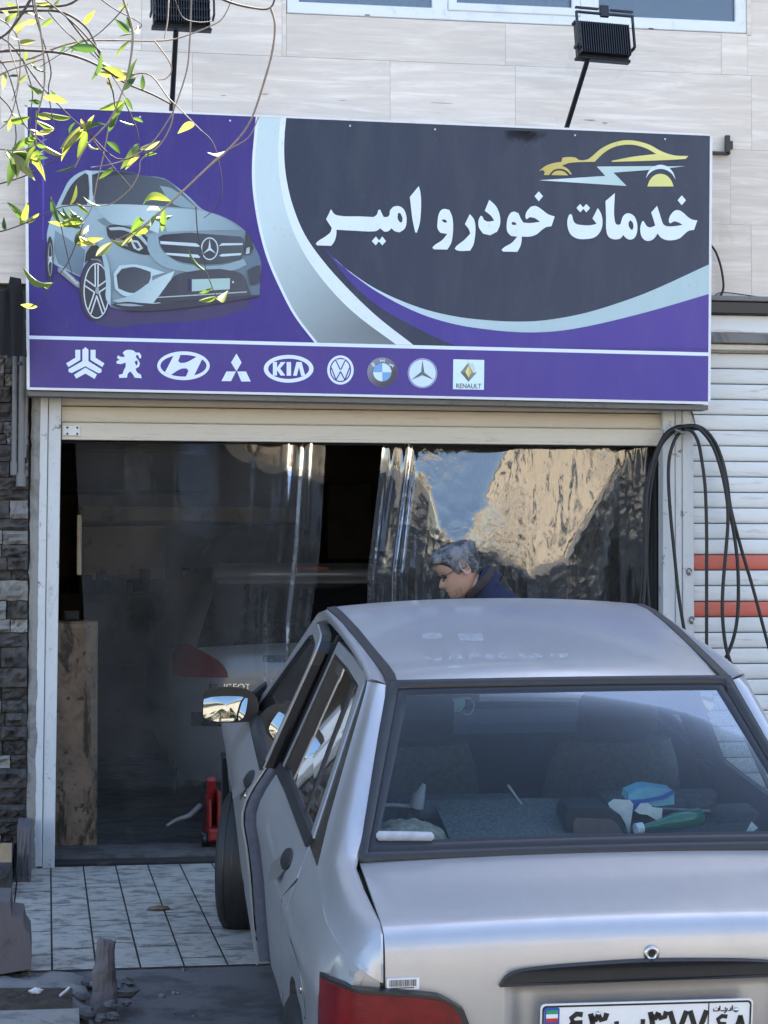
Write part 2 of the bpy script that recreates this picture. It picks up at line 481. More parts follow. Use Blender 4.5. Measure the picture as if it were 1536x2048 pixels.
core2 = MB().box(.1, 3.0, .0, .028, zr0, zr0+2*zp); core2.build('wall', M['travertine'], bld)
# chipped spots on the stone
simple('chip', (.40, .34, .28), .9)
for (px, py, w, h) in ((685, 201, 15, 1.2), (885, 206, 40, 1.2), (530, 188, 14, 2), (447, 191, 10, 1.5), (1180, 240, 24, 2.5), (1210, 246, 12, 2)):
    p = at(px, py, -.0225); rr = random.Random(px); 
    lp = [(p.x+w/840*(1+.3*rr.random())*math.cos(a*math.pi/5), p.z+h/840*(1+.6*rr.random())*math.sin(a*math.pi/5)) for a in range(10)]
    MB().poly([lp], lambda q: (q[0], -.0228, q[1])).build('chip', M['chip'], bld)
# the window
def glassmat(name, tint, refl=.10, rough=.02, dust=.0, dustc=(.5, .5, .5), ior=1.45, bump=0, k=1.25):
    t = NT(name); nt = t.t; nt.nodes.remove(t.b)
    tr = t.n('BsdfTransparent'); tr.inputs[0].default_value = (*tint, 1)
    gl = t.n('BsdfGlossy', i_Roughness=rough); gl.inputs[0].default_value = (1, 1, 1, 1)
    fr = t.n('Fresnel', i_IOR=ior); f = t.math('ADD', t.math('MULTIPLY', fr.outputs[0], k), refl)
    f = t.math('MINIMUM', f, 1.0)
    mx = t.n('MixShader'); t.l(f, mx.inputs[0]); t.l(tr.outputs[0], mx.inputs[1]); t.l(gl.outputs[0], mx.inputs[2])
    last = mx
    if dust:
        df = t.n('BsdfDiffuse'); df.inputs[0].default_value = (*dustc, 1)
        nz = t.noise(t.co(), 9, 6, .7); dd = t.ramp(nz, [(.3, dust*.5), (.75, dust*1.4)])
        m2 = t.n('MixShader'); t.l(dd, m2.inputs[0]); t.l(mx.outputs[0], m2.inputs[1]); t.l(df.outputs[0], m2.inputs[2]); last = m2
    if bump:
        nz = t.noise(t.co(), 14, 5, .6, 1.5); bp = t.n('Bump', i_Strength=.5, i_Distance=bump); t.l(nz, bp.inputs['Height'])
        t.l(bp.outputs[0], gl.inputs['Normal'])
    t.l(last.outputs[0], t.out.inputs[0]); M[name] = t.m; return t.m
glassmat('window_glass', (.55, .6, .65), .05, dust=.05)
glassmat('car_glass', (.66, .74, .72), .05, dust=.012, dustc=(.4, .42, .45))
glassmat('rear_car_glass', (.55, .62, .64), 0, dust=.012, dustc=(.35, .4, .45), k=.30)
def win():
    w = MB(); y0, y1 = -.018, .028; zt = WZ0+1.35; fr = .058
    w.cbox(WX0, WX1, y0, y1, WZ0, WZ0+fr, .004); w.cbox(WX0, WX1, y0, y1, zt-fr, zt, .004)
    w.cbox(WX0, WX0+fr, y0-.0005, y1, WZ0+.001, zt-.001, .004); w.cbox(WX1-fr, WX1, y0-.0005, y1, WZ0+.001, zt-.001, .004)
    m = [(at(863, 20).x, at(895, 20).x), (at(1158, 30).x, at(1196, 30).x)]
    for a, b_ in m: w.cbox(a, b_, y0-.001, y1, WZ0+.002, zt-.002, .004)
    wo = w.build('window', M['white_pvc'], bld)
    s = MB(); a, b_ = m[0][1], m[1][0]; y0 = -.026; k = .042
    s.cbox(a, b_, y0, -.001, WZ0+fr*.8, WZ0+fr*.8+k, .005); s.cbox(a, a+k, y0-.0005, -.001, WZ0+fr*.8, zt-fr, .005); s.cbox(b_-k, b_, y0-.0005, -.001, WZ0+fr*.8, zt-fr, .005)
    s.build('sash', M['white_pvc'], wo)
    for xa, xb in ((WX0+fr, m[0][0]), (m[0][1], m[1][0]), (m[1][1], WX1-fr)):
        g = MB().box(xa, xb, .005, .009, WZ0+fr, zt-fr); g.build('pane', M['window_glass'], wo)
    for xa, xb, mt in ((WX0+fr, m[0][0], 'curtain_cloth'), (m[0][1], m[1][0], 'curtain_cloth')):
        P = [[(xa+(xb-xa)*i/60, .0195+.005*math.sin(i*.9)+.002*math.sin(i*2.3), z) for i in range(61)] for z in (WZ0+fr, zt-fr)]
        MB().grid(P).build('curtain', M[mt], wo)
    simple('dark_blind', (.07, .08, .10), .7)
    MB().box(m[1][1], WX1-fr, .018, .024, WZ0+fr, zt-fr).build('blind', M['dark_blind'], wo)
    for px, py in ((735, 30), (1302, 57)):
        p = at(px, py, -.02); MB().box(p.x-.012, p.x+.012, -.0195, -.0175, p.z-.002, p.z+.003).build('drain_cap', M['gasket'], wo)
    MB().cbox(WX1+.0, WX1+.022, -.026, .028, WZ0-.012, zt, .002).build('stone_jamb', M['travertine'], wo)
win()
# rough masonry left of the garage, bricks laid one by one
zt, zb = at(30, 706).z, at(30, 1690).z
rm = random.Random(3); z = zb; i = 0
xE = at(56, 1200).x
bm_mats = [M['dark_masonry']]*8+[M['pale_plaster']]+[M['grey_concrete']]*2
def rough_block(x0, x1, y0, y1, z0, z1, seed, amp):
    b = MB(); n, m = 7, 4; P = []
    for a in range(m+1):
        row = []
        for c in range(n+1):
            u, v = c/n, a/m
            e = min(u, 1-u, v, 1-v)*4
            d = amp*(noise.noise((u*2.3+seed, v*1.9, seed*.7))+.6*noise.noise((u*6+seed, v*6, seed)))*min(1, e+.25)-.010*min(1, e)
            row.append((x0+(x1-x0)*u+.004*noise.noise((seed, v*3, u)), y0+d, z0+(z1-z0)*v+.004*noise.noise((seed+5, u*3, v))))
        P.append(row)
    b.grid(P, smooth=False)
    rim = [P[0][c] for c in range(n+1)]+[P[a][n] for a in range(1, m+1)]+[P[m][c] for c in range(n-1, -1, -1)]+[P[a][0] for a in range(m-1, 0, -1)]
    b.grid([rim, [(p[0], y1, p[2]) for p in rim]], smooth=False, close_v=True)
    return b
while z < zt:
    h = rm.uniform(.045, .10); x = xE; first = True
    while x > -.62:
        w = rm.uniform(.07, .26) if not first else rm.uniform(.07, .16); first = False
        pl = (x-w/2) < at(20, 1500).x and z < at(20, 1290).z
        mt = rm.choice([M['pale_plaster'], M['pale_plaster'], M['grey_concrete']]) if (pl and rm.random() < .75) else rm.choice(bm_mats if z > at(0, 1300).z else bm_mats[:3])
        rough_block(x-w+.003, x-.002, -.055+rm.uniform(-.022, .018), .02, z+.002, min(z+h-.002, zt), rm.random()*50, .040).build('brick', mt, bld)
        x -= w
    z += h
MB().box(-.75, xE+.002, -.028, .019, zb-.2, zt).build('mortar', M['dark_masonry'], bld)
# ragged plaster edge beside the door post
L_, R__ = [], []
b = MB(); P = []
zs_ = [zb-.12+(at(60, 780).z-zb+.12)*k/60 for k in range(61)]
for k, z in enumerate(zs_):
    x0 = at(57, 1250).x+.010*noise.noise((z*14, 1, 0))+.006*noise.noise((z*40, 3, 0)); 
    sh = (z-1)*.006
    x1 = at(80, 1250).x+sh
    P.append([(x0+sh, .01, z), (x0+.002+sh, -.058, z), (x0+.018+sh+.004*noise.noise((z*30, 0, 0)), -.066, z), (x1, -.060+.002*noise.noise((z*9, 0, 4)), z), (x1, .01, z)])
b.grid(P, smooth=False, flip=True); b.build('plaster_edge', M['pale_plaster'], bld)
# lintel strip, beam and shutter box right of the sign
def zz(px, py): return at(px, py).z
def hbox(nm, mat, ya, yb, y0, y1, x0=3.06, x1=6.2):
    MB().cbox(x0, x1, y0, y1, zz(1460, yb), zz(1460, ya), .004).build(nm, M[mat], bld)
hbox('ledge', 'grey_concrete', 597, 607, -.10, .02)
hbox('beam', 'black_metal', 608, 632, -.09, .02)
hbox('fascia', 'shutter_white', 633, 668, -.05, .02)
hbox('fascia_lip', 'grey_concrete', 669, 689, -.065, .02)
hbox('fascia', 'shutter_cream', 690, 702, -.04, .02)
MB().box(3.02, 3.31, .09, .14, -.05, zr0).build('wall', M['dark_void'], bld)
# interior
room = thing('garage_room', (0, 0, 0), None, None); room['kind'] = 'structure'
MB().box(-.7, 4.4, .16, 6, -.05, .028).build('floor', M['inside_floor'], room)
MB().box(-.7, 4.4, 5.9, 6, .028, 3.1).build('back_wall', M['inside_wall'], room)
MB().box(-.12, -.02, .16, 5.9, .028, 3.1).build('side_wall', M['inside_wall'], room)
MB().box(4.3, 4.4, .16, 5.9, .028, 3.1).build('side_wall', M['inside_wall'], room)
MB().box(-.7, 4.4, .03, 6, 2.62, 2.7).build('ceiling', M['dark_masonry'], room)
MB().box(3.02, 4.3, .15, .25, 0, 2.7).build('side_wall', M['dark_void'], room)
MB().cbox(XL-.03, XR+.03, .0, .16, -.03, .012, .004).build('threshold', M['grout'], room)

# ================================================================ shutters and posts
def slat_mesh(w, p, deep=.0055):
    b = MB(); pr = [(.004, 0), (-.002, .002), (-deep*.75, .008), (-deep, p*.35), (-deep, p*.65), (-deep*.75, p-.009), (-.003, p-.0045), (.004, p-.0035)]
    n = 10
    P = [[(w*i/n, y, z) for i in range(n+1)] for y, z in pr]
    b.grid(P); P2 = [[(w*i/n, .006, z) for i in range(n+1)] for z in (0, p-.0035)]; b.grid(P2, flip=True)
    return b
def shutter(name, label, x0, x1, ztop, zbot, p, z_ref, matf, y):
    t = thing(name, (x0, y, z_ref), label, 'roller shutter')
    protos = {}
    k = math.ceil((ztop-z_ref)/p)
    while z_ref+k*p > ztop: k -= 1
    while z_ref+k*p >= zbot-1e-4:
        mt, lab = matf(k)
        if mt not in protos:
            protos[mt] = slat_mesh(x1-x0, p).build('slat', M[mt], t, local=True); o = protos[mt]
        else: o = dup(protos[mt], t)
        o.location = (0, 0, k*p)
        if lab: o['label'] = lab
        k -= 1
    return t
p1 = (zz(600, 838)-zz(600, 870.5))
zbL = zz(700, 886)
sl = shutter('roller_shutter', 'cream roller shutter half raised over the garage doorway', XL, XR, 2.60, zbL+.085, p1, zbL+.085+.0001, lambda k: ('shutter_cream', None), .0)
b = MB(); w = XR-XL
b.cbox(0, w, -.013, .010, .0, .083, .003); b.cbox(0, w, -.020, .012, -.0, .016, .003)
b.v = [(v[0], v[1], v[2]+zbL-(zbL+.085)) for v in b.v]
b.build('bottom_rail', M['shutter_cream'], sl, local=True)
for px0, px1, py0, py1 in ((124, 160, 851, 872),):
    a, c = at(px0, py0, -.02), at(px1, py1, -.02)
    o = MB().cbox(a.x, c.x, -.022, -.013, c.z, a.z, .004).build('lock_plate', M['shutter_white'], sl)
    for dx in (.3, .85):
        for dz in (.2, .8):
            q = Vector((a.x+(c.x-a.x)*dx, -.022, c.z+(a.z-c.z)*dz)); MB().lathe([(.0, -.0015), (.005, -.001), (.006, .001)], q, (0, 1, 0), 8).build('bolt', M['gasket'], o)
p2 = (zz(1460, 828.7)-zz(1460, 1108.5))/9
zref = zz(1460, 828.7)
xr0 = at(1387, 950).x
sr = shutter('roller_shutter', 'closed white roller shutter with two red stripes at right', xr0, 6.0, zz(1460, 704), -.02, p2, zref, lambda k: ('shutter_red', 'red painted slat') if k in (-10, -13) else ('shutter_white', None), .02)
def post(name, parent, a, b_, ya, yb, Y0, Y1, mat='post_paint'):
    # px edges: a=(xl,xr) at ya, b_=(xl,xr) at yb
    v = []
    for (xl, xr_), yy in ((b_, yb), (a, ya)):
        A, B_ = at(xl, yy, Y0), at(xr_, yy, Y0); c = .003
        v += [(A.x, Y1, A.z), (A.x, Y0+c, A.z), (A.x+c, Y0, A.z), (B_.x-c, Y0, B_.z), (B_.x, Y0+c, B_.z), (B_.x, Y1, B_.z)]
    n = 6
    fs = [(i, i+1, i+1+n, i+n) for i in range(n-1)]+[tuple(range(n))[::-1], tuple(range(n, 2*n))]
    return MB().add(v, fs).build(name, M[mat], parent)
gl = thing('door_post', at(95, 1735), 'scuffed white steel door post left of the plastic curtain', 'door post', 'door posts of the garage')
post('channel', gl, (80.5, 96.5), (66.5, 83.5), 788, 1733, -.062, .03)
post('channel', gl, (97.5, 123), (84.5, 109), 788, 1736, -.052, .03)
gr = thing('door_post', at(1355, 1600), 'white steel door post behind the black hoses', 'door post', 'door posts of the garage')
post('channel', gr, (1325.5, 1349.5), (1327, 1351), 806, 1740, -.045, .03)
post('channel', gr, (1350.5, 1364), (1352, 1365.5), 806, 1740, -.037, .03)
post('channel', gr, (1365, 1386.5), (1368, 1391), 806, 1740, -.045, .03)
for px, py in ((1378, 1143), (1383, 1240)):
    q = at(px, py, -.047); o = MB(); 
    o.tube([q+Vector((.012*math.cos(a), -.004, .016*math.sin(a))) for a in [k*math.pi/6 for k in range(11)]], .0035, 6); o.lathe([(0, -.008), (.008, -.006), (.009, .004)], q+Vector((0, 0, -.012)), (0, 1, 0), 10)
    o.build('lock', M['pipe_grey'], gr)
# pipes by the rough wall
pg = 'pipes running down the rough wall'
for px0, px1, ye, r, lab in ((31, 28, 945, .013, 'thin dark pipe nearest the picture edge on the rough wall'), (46, 42, 968, .017, 'wider pale grey pipe beside the garage door post')):
    A, B_ = at(px0, 640, -.09), at(px1, ye, -.09)
    o = MB().tube([A, B_], r, 12); o.tube([B_+Vector((0, 0, .05)), B_+Vector((0, 0, -.012))], r*1.35, 12)
    tag(o.build('pipe', M['pipe_grey']), lab, 'pipe', pg)
A, B_ = at(56, 700, -.085), at(48, 915, -.085)
tag(MB().tube([A, B_], .011, 10).build('pipe', M['grey_concrete']), 'short rust grey pipe ending behind the sign edge', 'pipe', pg)
# low pier and paper at the foot of the rough wall
b = MB(); v = []
for yy, (xl, xr_) in ((1660, (38, 62)), (1720, (34, 58)), (1800, (8, 44))):
    pass
b = rough_block(at(34, 1700, -.45).x, at(62, 1700, -.45).x, -.50, .0, -.03, at(45, 1655, -.45).z, 4.2, .02)
tag(b.build('low_pier', M['mauve_paint']), 'mauve plastered pier at the foot of the rough wall', 'pier')
b = rough_block(at(-60, 1800, -.9).x, at(22, 1760, -.9).x, -1.0, -.1, -.03, at(10, 1730, -.9).z, 8.1, .03)
tag(b.build('rubble_block', M['dark_masonry']), 'dark rubble block at the bottom left edge', 'rubble block')
b = MB(); c = at(10, 1705, -.98)
P = [[c+Vector(((i-2)*.014, -.01+.008*noise.noise((i, j, 2)), (j-2)*.02+.008*noise.noise((i, j, 7)))) for i in range(5)] for j in range(5)]
b.shell(P, (0, .002, 0), smooth=False); tag(b.build('cardboard_scrap', M['cardboard']), 'torn brown cardboard scrap on the rubble block', 'cardboard')
# black cloth flap at the left edge of the sign
b = MB(); top = [(-60, 575), (0, 583), (15, 578), (20, 553), (42, 557), (47, 600)]; P = []
bot = [(-60, 706), (0, 708), (18, 711), (30, 712), (44, 712), (54, 714)]
for j in range(9):
    row = []
    for i in range(21):
        u = i/20*5; k = min(int(u), 4); t = u-k
        tx = top[k][0]*(1-t)+top[k+1][0]*t, top[k][1]*(1-t)+top[k+1][1]*t
        bx = bot[k][0]*(1-t)+bot[k+1][0]*t, bot[k][1]*(1-t)+bot[k+1][1]*t
        v_ = j/8; row.append(at(tx[0]*(1-v_)+bx[0]*v_, tx[1]*(1-v_)+bx[1]*v_, -.42+.012*math.sin(i*.9+j*.2)))
    P.append(row)
b.shell(P, (0, .012, 0), flip=True); tag(b.build('awning_flap', M['black_cloth']), 'black cloth flap hanging at the left end of the sign', 'awning')
# bracket and cables right of the sign
b = MB(); 
for (x0, y0, x1, y1) in ((1425, 302, 1459, 309), (1452, 270, 1461, 308)):
    A, B_ = at(x0, y0, -.06), at(x1, y1, -.06); b.cbox(A.x, B_.x, -.06, -.035, B_.z, A.z, .002)
b.box(at(1452, 280).x, at(1461, 280).x, -.036, -.015, at(1455, 300).z, at(1455, 285).z)
tag(b.build('bracket', M['black_metal']), 'black L shaped steel bracket right of the sign top', 'bracket')
b = MB(); b.tube(crom([at(x, y, -.06) for x, y in ((1420, 488), (1432, 505), (1442, 535), (1447, 570), (1443, 588), (1432, 600), (1424, 606))]), .006, 8)
b.tube(crom([at(x, y, -.05) for x, y in ((1424, 598), (1434, 588), (1450, 585), (1490, 590), (1545, 598), (1600, 606))]), .0028, 6)
tag(b.build('cable', M['black_rubber']), 'black cable looping out beside the right edge of the sign', 'cable')
b = MB(); b.tube([at(1378, 808, -.05), at(1386, 830, -.05), at(1390, 848, -.05)], .004, 6)
hose = thing('hanging_hose', at(1372, 852, -.09), 'black rubber hoses looped over a hook on the white post', 'hose')
b.build('hook', M['pipe_grey'], hose)
H4 = lambda pts, Y=-.10: [at(1236+x/3.413, 800+y/3.413, Y+.0*i) for i, (x, y) in enumerate(pts)]
loops = [([(460, 180), (400, 185), (320, 240), (250, 380), (205, 520), (185, 640), (180, 800), (175, 1050), (160, 1300), (145, 1480)], .0105, -.10),
 ([(480, 190), (420, 190), (340, 250), (280, 340), (235, 520), (212, 700), (200, 900), (195, 1100), (205, 1350), (230, 1560)], .0105, -.085),
 ([(470, 185), (420, 225), (380, 290), (350, 400), (345, 560), (360, 800), (385, 1050), (410, 1300), (440, 1500), (470, 1680)], .0100, -.095),
 ([(465, 182), (405, 190), (330, 235), (262, 350), (222, 500), (196, 660), (190, 850), (186, 1100), (182, 1250), (172, 1400), (165, 1540)], .0100, -.115),
 ([(450, 200), (500, 210), (545, 280), (570, 400), (595, 600), (605, 900), (605, 1200), (605, 1500), (605, 1760)], .0100, -.11),
 ([(440, 185), (500, 178), (570, 210), (650, 320), (710, 500), (745, 690), (750, 850), (735, 1050), (715, 1300), (715, 1500), (740, 1700), (800, 1880)], .0105, -.12),
 ([(450, 178), (540, 178), (620, 230), (690, 350), (725, 520), (750, 690), (790, 900), (815, 1100), (822, 1300), (815, 1480), (790, 1620), (745, 1740), (690, 1830)], .0105, -.10),
 ([(450, 190), (560, 200), (640, 270), (705, 390), (745, 560), (770, 740), (840, 1010), (920, 1280), (1000, 1580), (1060, 1800), (1130, 2060)], .0100, -.09)]
for pts, r, Y in loops: MB().tube(crom(H4(pts, Y), 5), r*.88, 8).build('hose_loop', M['black_rubber'], hose)
q = at(1358, 862, -.13); MB().tube([q+Vector((-.02, 0, .006)), q+Vector((.03, 0, -.012))], .007, 8).build('tie', M['pipe_grey'], hose)

# ================================================================ across the street (seen in reflections)
ob = thing('opposite_building', (0, -36, ZST), 'tan stone building across the street seen in the reflections', 'building')
MB().box(-22, 34, -44, -36, ZST, 9.5).build('wall', M['opposite_stone'], ob)
MB().box(-22.3, 34.3, -44, -35.7, 9.5, 9.9).build('parapet', M['pale_plaster'], ob)
for k in range(10):
    for z in (1.0, 5.0):
        x = -18+5.2*k; o = MB().box(x, x+1.6, -36.0, -35.9, z, z+2.0).build('window', M['window_glass'], ob)
        MB().box(x-.1, x+1.7, -35.95, -35.85, z-.15, z-.02).build('sill', M['pale_plaster'], o)
def bushy_tree(x, y, h, w, seed, label):
    t = thing('street_tree', (x, y, ZST), label, 'tree', 'trees across the street')
    MB().tube([(x, y, ZST), (x+.1, y, ZST+h*.3), (x, y, ZST+h*.6)], [.2, .16, .08], 10).build('trunk', M['dark_masonry'], t)
    b = MB(); r_ = random.Random(seed)
    for i in range(2600):
        a = r_.uniform(0, 6.28); u = r_.random(); rr = w*math.sqrt(r_.random())*(1-(u**2)*.9)*(.8+.3*noise.noise((a*2, u*4, seed)))
        c = Vector((x+rr*math.cos(a), y+rr*math.sin(a), ZST+h*.15+h*.85*u)); s_ = r_.uniform(.06, .16)
        d1 = Vector((r_.uniform(-1, 1), r_.uniform(-1, 1), r_.uniform(-1, 1))).normalized(); d2 = d1.orthogonal().normalized()
        b.add([c-d1*s_, c+d2*s_*.5, c+d1*s_, c-d2*s_*.5], [(0, 1, 2, 3)])
    b.build('crown', M['dark_leaf'], t)
simple('dark_leaf', (.018, .028, .014), .7)
bushy_tree(5.2, -27, 5.2, 2.0, 1, 'dark bushy tree across the street, the nearer tall one')
bushy_tree(.8, -29, 6.0, 2.6, 2, 'wide dark tree across the street straight behind the camera')
bushy_tree(-3.6, -28, 6.6, 2.6, 4, 'tall dark tree across the street left of the camera')
bushy_tree(-8.0, -28, 5.8, 2.4, 5, 'dark tree across the street farthest to the left')
bushy_tree(3.2, -30, 7.0, 2.5, 6, 'tallest dark tree across the street')
bushy_tree(15.5, -27, 4.6, 2.2, 3, 'dark bushy tree far along the opposite pavement')
# ================================================================ the shop sign
YB, ZB, LEAN = -.22, 2.222, .10
def sp(px, py, off=0.0):
    # point of the sign face seen at this spot of the photograph; off = metres in front of the face
    d = ray(px, py)
    t = (YB-CAM.y+LEAN*(ZB-CAM.z))/(d.y+LEAN*d.z)
    return CAM+d*t+Vector((0, -1, -LEAN)).normalized()*off
t = NT('print'); at_ = t.n('Attribute', attribute_name='Col'); g = t.geo((1, 1, 1))
f1 = t.noise(t.geo((9, 9, 2.5)), 1.0, 6, .65, .5); f2 = t.noise(g, 45, 4, .7)
c = t.mix(t.ramp(f1, [(.45, 0), (.75, .07)]), at_.outputs['Color'], (.24, .25, .27))
c = t.mix(t.ramp(f2, [(.63, 0), (.70, .25)]), c, (.12, .11, .11))
t.col(c); t.set(Roughness=.38, Specular_IOR_Level=.35); M['print'] = t.m
sign = thing('shop_sign', sp(736, 790), 'wide purple and charcoal shop sign with white Persian lettering', 'sign')
LAY = [0]
def pr(polys, name, parent=sign, base=.001, label=None):
    """polys: list of (loops or outline, colour or (c0, c1, p0, p1)); each one layer 0.25 mm above the one before."""
    b = MB()
    for k, (lp, c) in enumerate(polys):
        loops = lp if isinstance(lp[0], list) else [lp]
        off = base+.00025*k
        if isinstance(c[0], (tuple, list)):
            c0, c1 = lin(c[0]), lin(c[1]); p0, p1 = c[2], c[3]; dx, dy = p1[0]-p0[0], p1[1]-p0[1]; L = dx*dx+dy*dy
            fn = lambda p, c0=c0, c1=c1, p0=p0, dx=dx, dy=dy, L=L: tuple(c0[i]+(c1[i]-c0[i])*max(0, min(1, ((p[0]-p0[0])*dx+(p[1]-p0[1])*dy)/L)) for i in range(3))
        else:
            cc = lin(c); fn = lambda p, cc=cc: cc
        b.poly(loops, lambda p, off=off: sp(p[0], p[1], off), 0, col=fn)
    # px y runs down: turn faces to the street
    b.f = [f[::-1] for f in b.f]
    o = b.build(name, M['print'], parent)
    if label: o['label'] = label
    return o
def tr(ox, oy, k):
    return lambda pts: [(ox+x/k, oy+y/k) for x, y in pts]
# box body
C4 = [(50, 210), (1424, 268), (1419, 806), (55, 777)]
b = MB(); F = [sp(*p) for p in C4]; Bk = [p+Vector((0, .14+.10*(p.z-ZB), 0)) for p in F]
b.add(F+Bk, [(3, 2, 1, 0), (4, 5, 6, 7), (0, 1, 5, 4), (1, 2, 6, 5), (2, 3, 7, 6), (3, 0, 4, 7)])
b.build('box', M['white_pvc'], sign)
def quadstrip(a, b_, w, off0=-.001, off1=.004):
    d = (Vector(b_)-Vector(a)).normalized(); n = Vector((-d.y, d.x))*w/2
    q = [Vector(a)-n, Vector(b_)-n, Vector(b_)+n, Vector(a)+n]
    v = [sp(p.x, p.y, off1) for p in q]+[sp(p.x, p.y, off0) for p in q]
    m = MB(); m.add(v, [(0, 1, 2, 3), (7, 6, 5, 4), (0, 4, 5, 1), (1, 5, 6, 2), (2, 6, 7, 3), (3, 7, 4, 0)]); return m
for a, b_, w in (((49, 212), (1424, 270), 4), ((1422, 268), (1418, 807), 5), ((54.5, 777), (1419, 806), 5), ((52, 210), (56.5, 777), 6)):
    quadstrip(a, b_, w).build('frame', M['white_pvc'], sign)
A_, B2 = sp(55, 781), sp(1419, 810)
MB().add([A_+Vector((0, .02, -.022)), B2+Vector((0, .02, -.022)), B2+Vector((0, .02, .0)), A_+Vector((0, .02, .0)), A_+Vector((0, .12, -.022)), B2+Vector((0, .12, -.022)), B2+Vector((0, .12, 0)), A_+Vector((0, .12, 0))],
    [(0, 1, 2, 3), (5, 4, 7, 6), (0, 4, 5, 1), (3, 2, 6, 7), (1, 5, 6, 2), (0, 3, 7, 4)]).build('drip_rail', M['pipe_grey'], sign)
S = tr(480, 220, 4.097); B = tr(560, 220, 1.70667); A = tr(0, 180, 2.4)
def line_pts(n, a, b_): return [(a[0]+(b_[0]-a[0])*i/n, a[1]+(b_[1]-a[1])*i/n) for i in range(n+1)]
purple = ((44, 36, 120), (72, 58, 140), (300, 230), (900, 800))
lc = smooth(S([(130, 50), (112, 250), (100, 400), (100, 600), (122, 800), (160, 1000), (222, 1220), (320, 1450), (440, 1680), (610, 1905)]), closed=False)
rc = smooth(S([(378, 62), (365, 200), (362, 380), (378, 550), (425, 760), (530, 1020), (700, 1260), (900, 1480), (1120, 1690), (1420, 1925)]), closed=False)
bc = smooth(S([(335, 60), (318, 220), (312, 380), (330, 600), (388, 860), (510, 1150), (700, 1420), (920, 1650), (1290, 1930)]), closed=False)
teal_up = smooth(B([(150, 468), (190, 512), (240, 553), (330, 612), (480, 676), (600, 705), (700, 717), (790, 722), (880, 720), (980, 706), (1060, 688), (1180, 650), (1260, 620), (1466, 526)]), closed=False)
teal_lo = smooth(B([(240, 556), (330, 620), (480, 696), (600, 732), (700, 748), (790, 757), (870, 759), (960, 753), (1060, 736), (1250, 690), (1466, 627)]), closed=False)
wedge = smooth(B([(150, 468), (190, 522), (238, 583), (300, 642), (363, 688), (450, 735), (540, 780), (620, 812)]), closed=False)
charcoal = ((30, 48, 72), (46, 58, 80), (700, 250), (1000, 680))
pr([([(54, 213)]+line_pts(8, (54, 213), (1420, 270))+[(1416, 803), (57, 775)], purple)], 'face')
pr([([rc[0], (1420, 270)]+B([(1466, 527)])+teal_up[::-1][1:-1]+wedge+rc[::-1][:-1], charcoal)], 'charcoal_panel', base=.0016)
white = (224, 236, 250)
line_y = lambda x: 674+(x-54)*(709-674)/(1418-54)
end = [(480+610/4.097, line_y(630)), (800, line_y(800))]
pr([(lc+rc[::-1], white),
    ([(p[0]+6, p[1]) for p in lc]+bc[::-1], ((200, 220, 224), (112, 122, 128), (560, 420), (770, 640)))], 'white_swoosh', base=.0020)
pr([([(p[0]-1, p[1]) for p in wedge]+[(p[0], p[1]) for p in B([(1466, 812)])]+B([(1466, 627)])+teal_lo[::-1][1:]+teal_up[:10][::-1], ((64, 54, 140), (78, 64, 148), (650, 480), (1300, 650)))], 'purple_crescent', base=.0026)
pr([(teal_up[4:]+teal_lo[::-1], ((205, 222, 236), (176, 200, 205), (650, 540), (1000, 640)))], 'teal_swoosh', base=.0031)
pr([([(57, 672)]+line_pts(4, (57, 677), (1417, 713))[::-1]+[], white)] if False else [([(57, 671), (1417, 705), (1417, 712), (57, 678)], white)], 'white_line', base=.0042)
pr([([(57, 678), (1417, 712), (1416, 803), (57, 775)], ((72, 58, 128), (76, 64, 148), (60, 700), (1300, 780)))], 'purple_band', base=.0036)
# blurred grey patch of washed out print on the charcoal
# lettering
G = tr(620, 360, 3.072); H = tr(1100, 370, 4.8)
def sm(T, pts, k=4, ang=40): return smooth(T(pts), k, ang)
letters = [
 (sm(H, [(1412,340),(1380,432),(1330,440),(1290,470),(1245,510),(1195,528),(1110,528),(1062,505),(1030,465),(1000,510),(960,535),(920,535),(882,505),(864,440),(870,380),(882,350),(895,345),(910,370),(930,398),(960,407),(1008,390),(990,330),(968,265),(1025,200),(1048,270),(1070,340),(1088,380),(1115,395),(1200,395),(1270,383),(1230,360),(1190,348),(1152,370),(1137,355),(1142,315),(1165,275),(1195,247),(1230,242),(1270,262),(1330,315),(1370,335)]), 0),
 (H([(1262,100),(1302,147),(1262,195),(1222,147)]), 0),
 ([sm(H, [(620,78),(620,350),(633,378),(655,384),(674,375),(682,345),(700,300),(730,275),(765,275),(805,300),(830,355),(836,420),(825,480),(800,515),(765,525),(730,512),(700,480),(680,508),(655,520),(600,520),(562,500),(542,460),(535,300),(530,155)]), sm(H, [(768,338),(790,360),(798,400),(790,430),(776,430),(757,405),(752,365)])[::-1]], 0),
 (sm(H, [(197,278),(210,295),(220,340),(245,372),(300,385),(400,385),(445,372),(405,322),(455,222),(485,270),(501,340),(495,410),(465,470),(420,505),(340,520),(260,515),(200,480),(170,420),(164,340),(178,290)]), 0),
 (H([(286,182),(316,216),(346,182),(382,222),(346,264),(317,230),(288,264),(251,222)]), 0)]
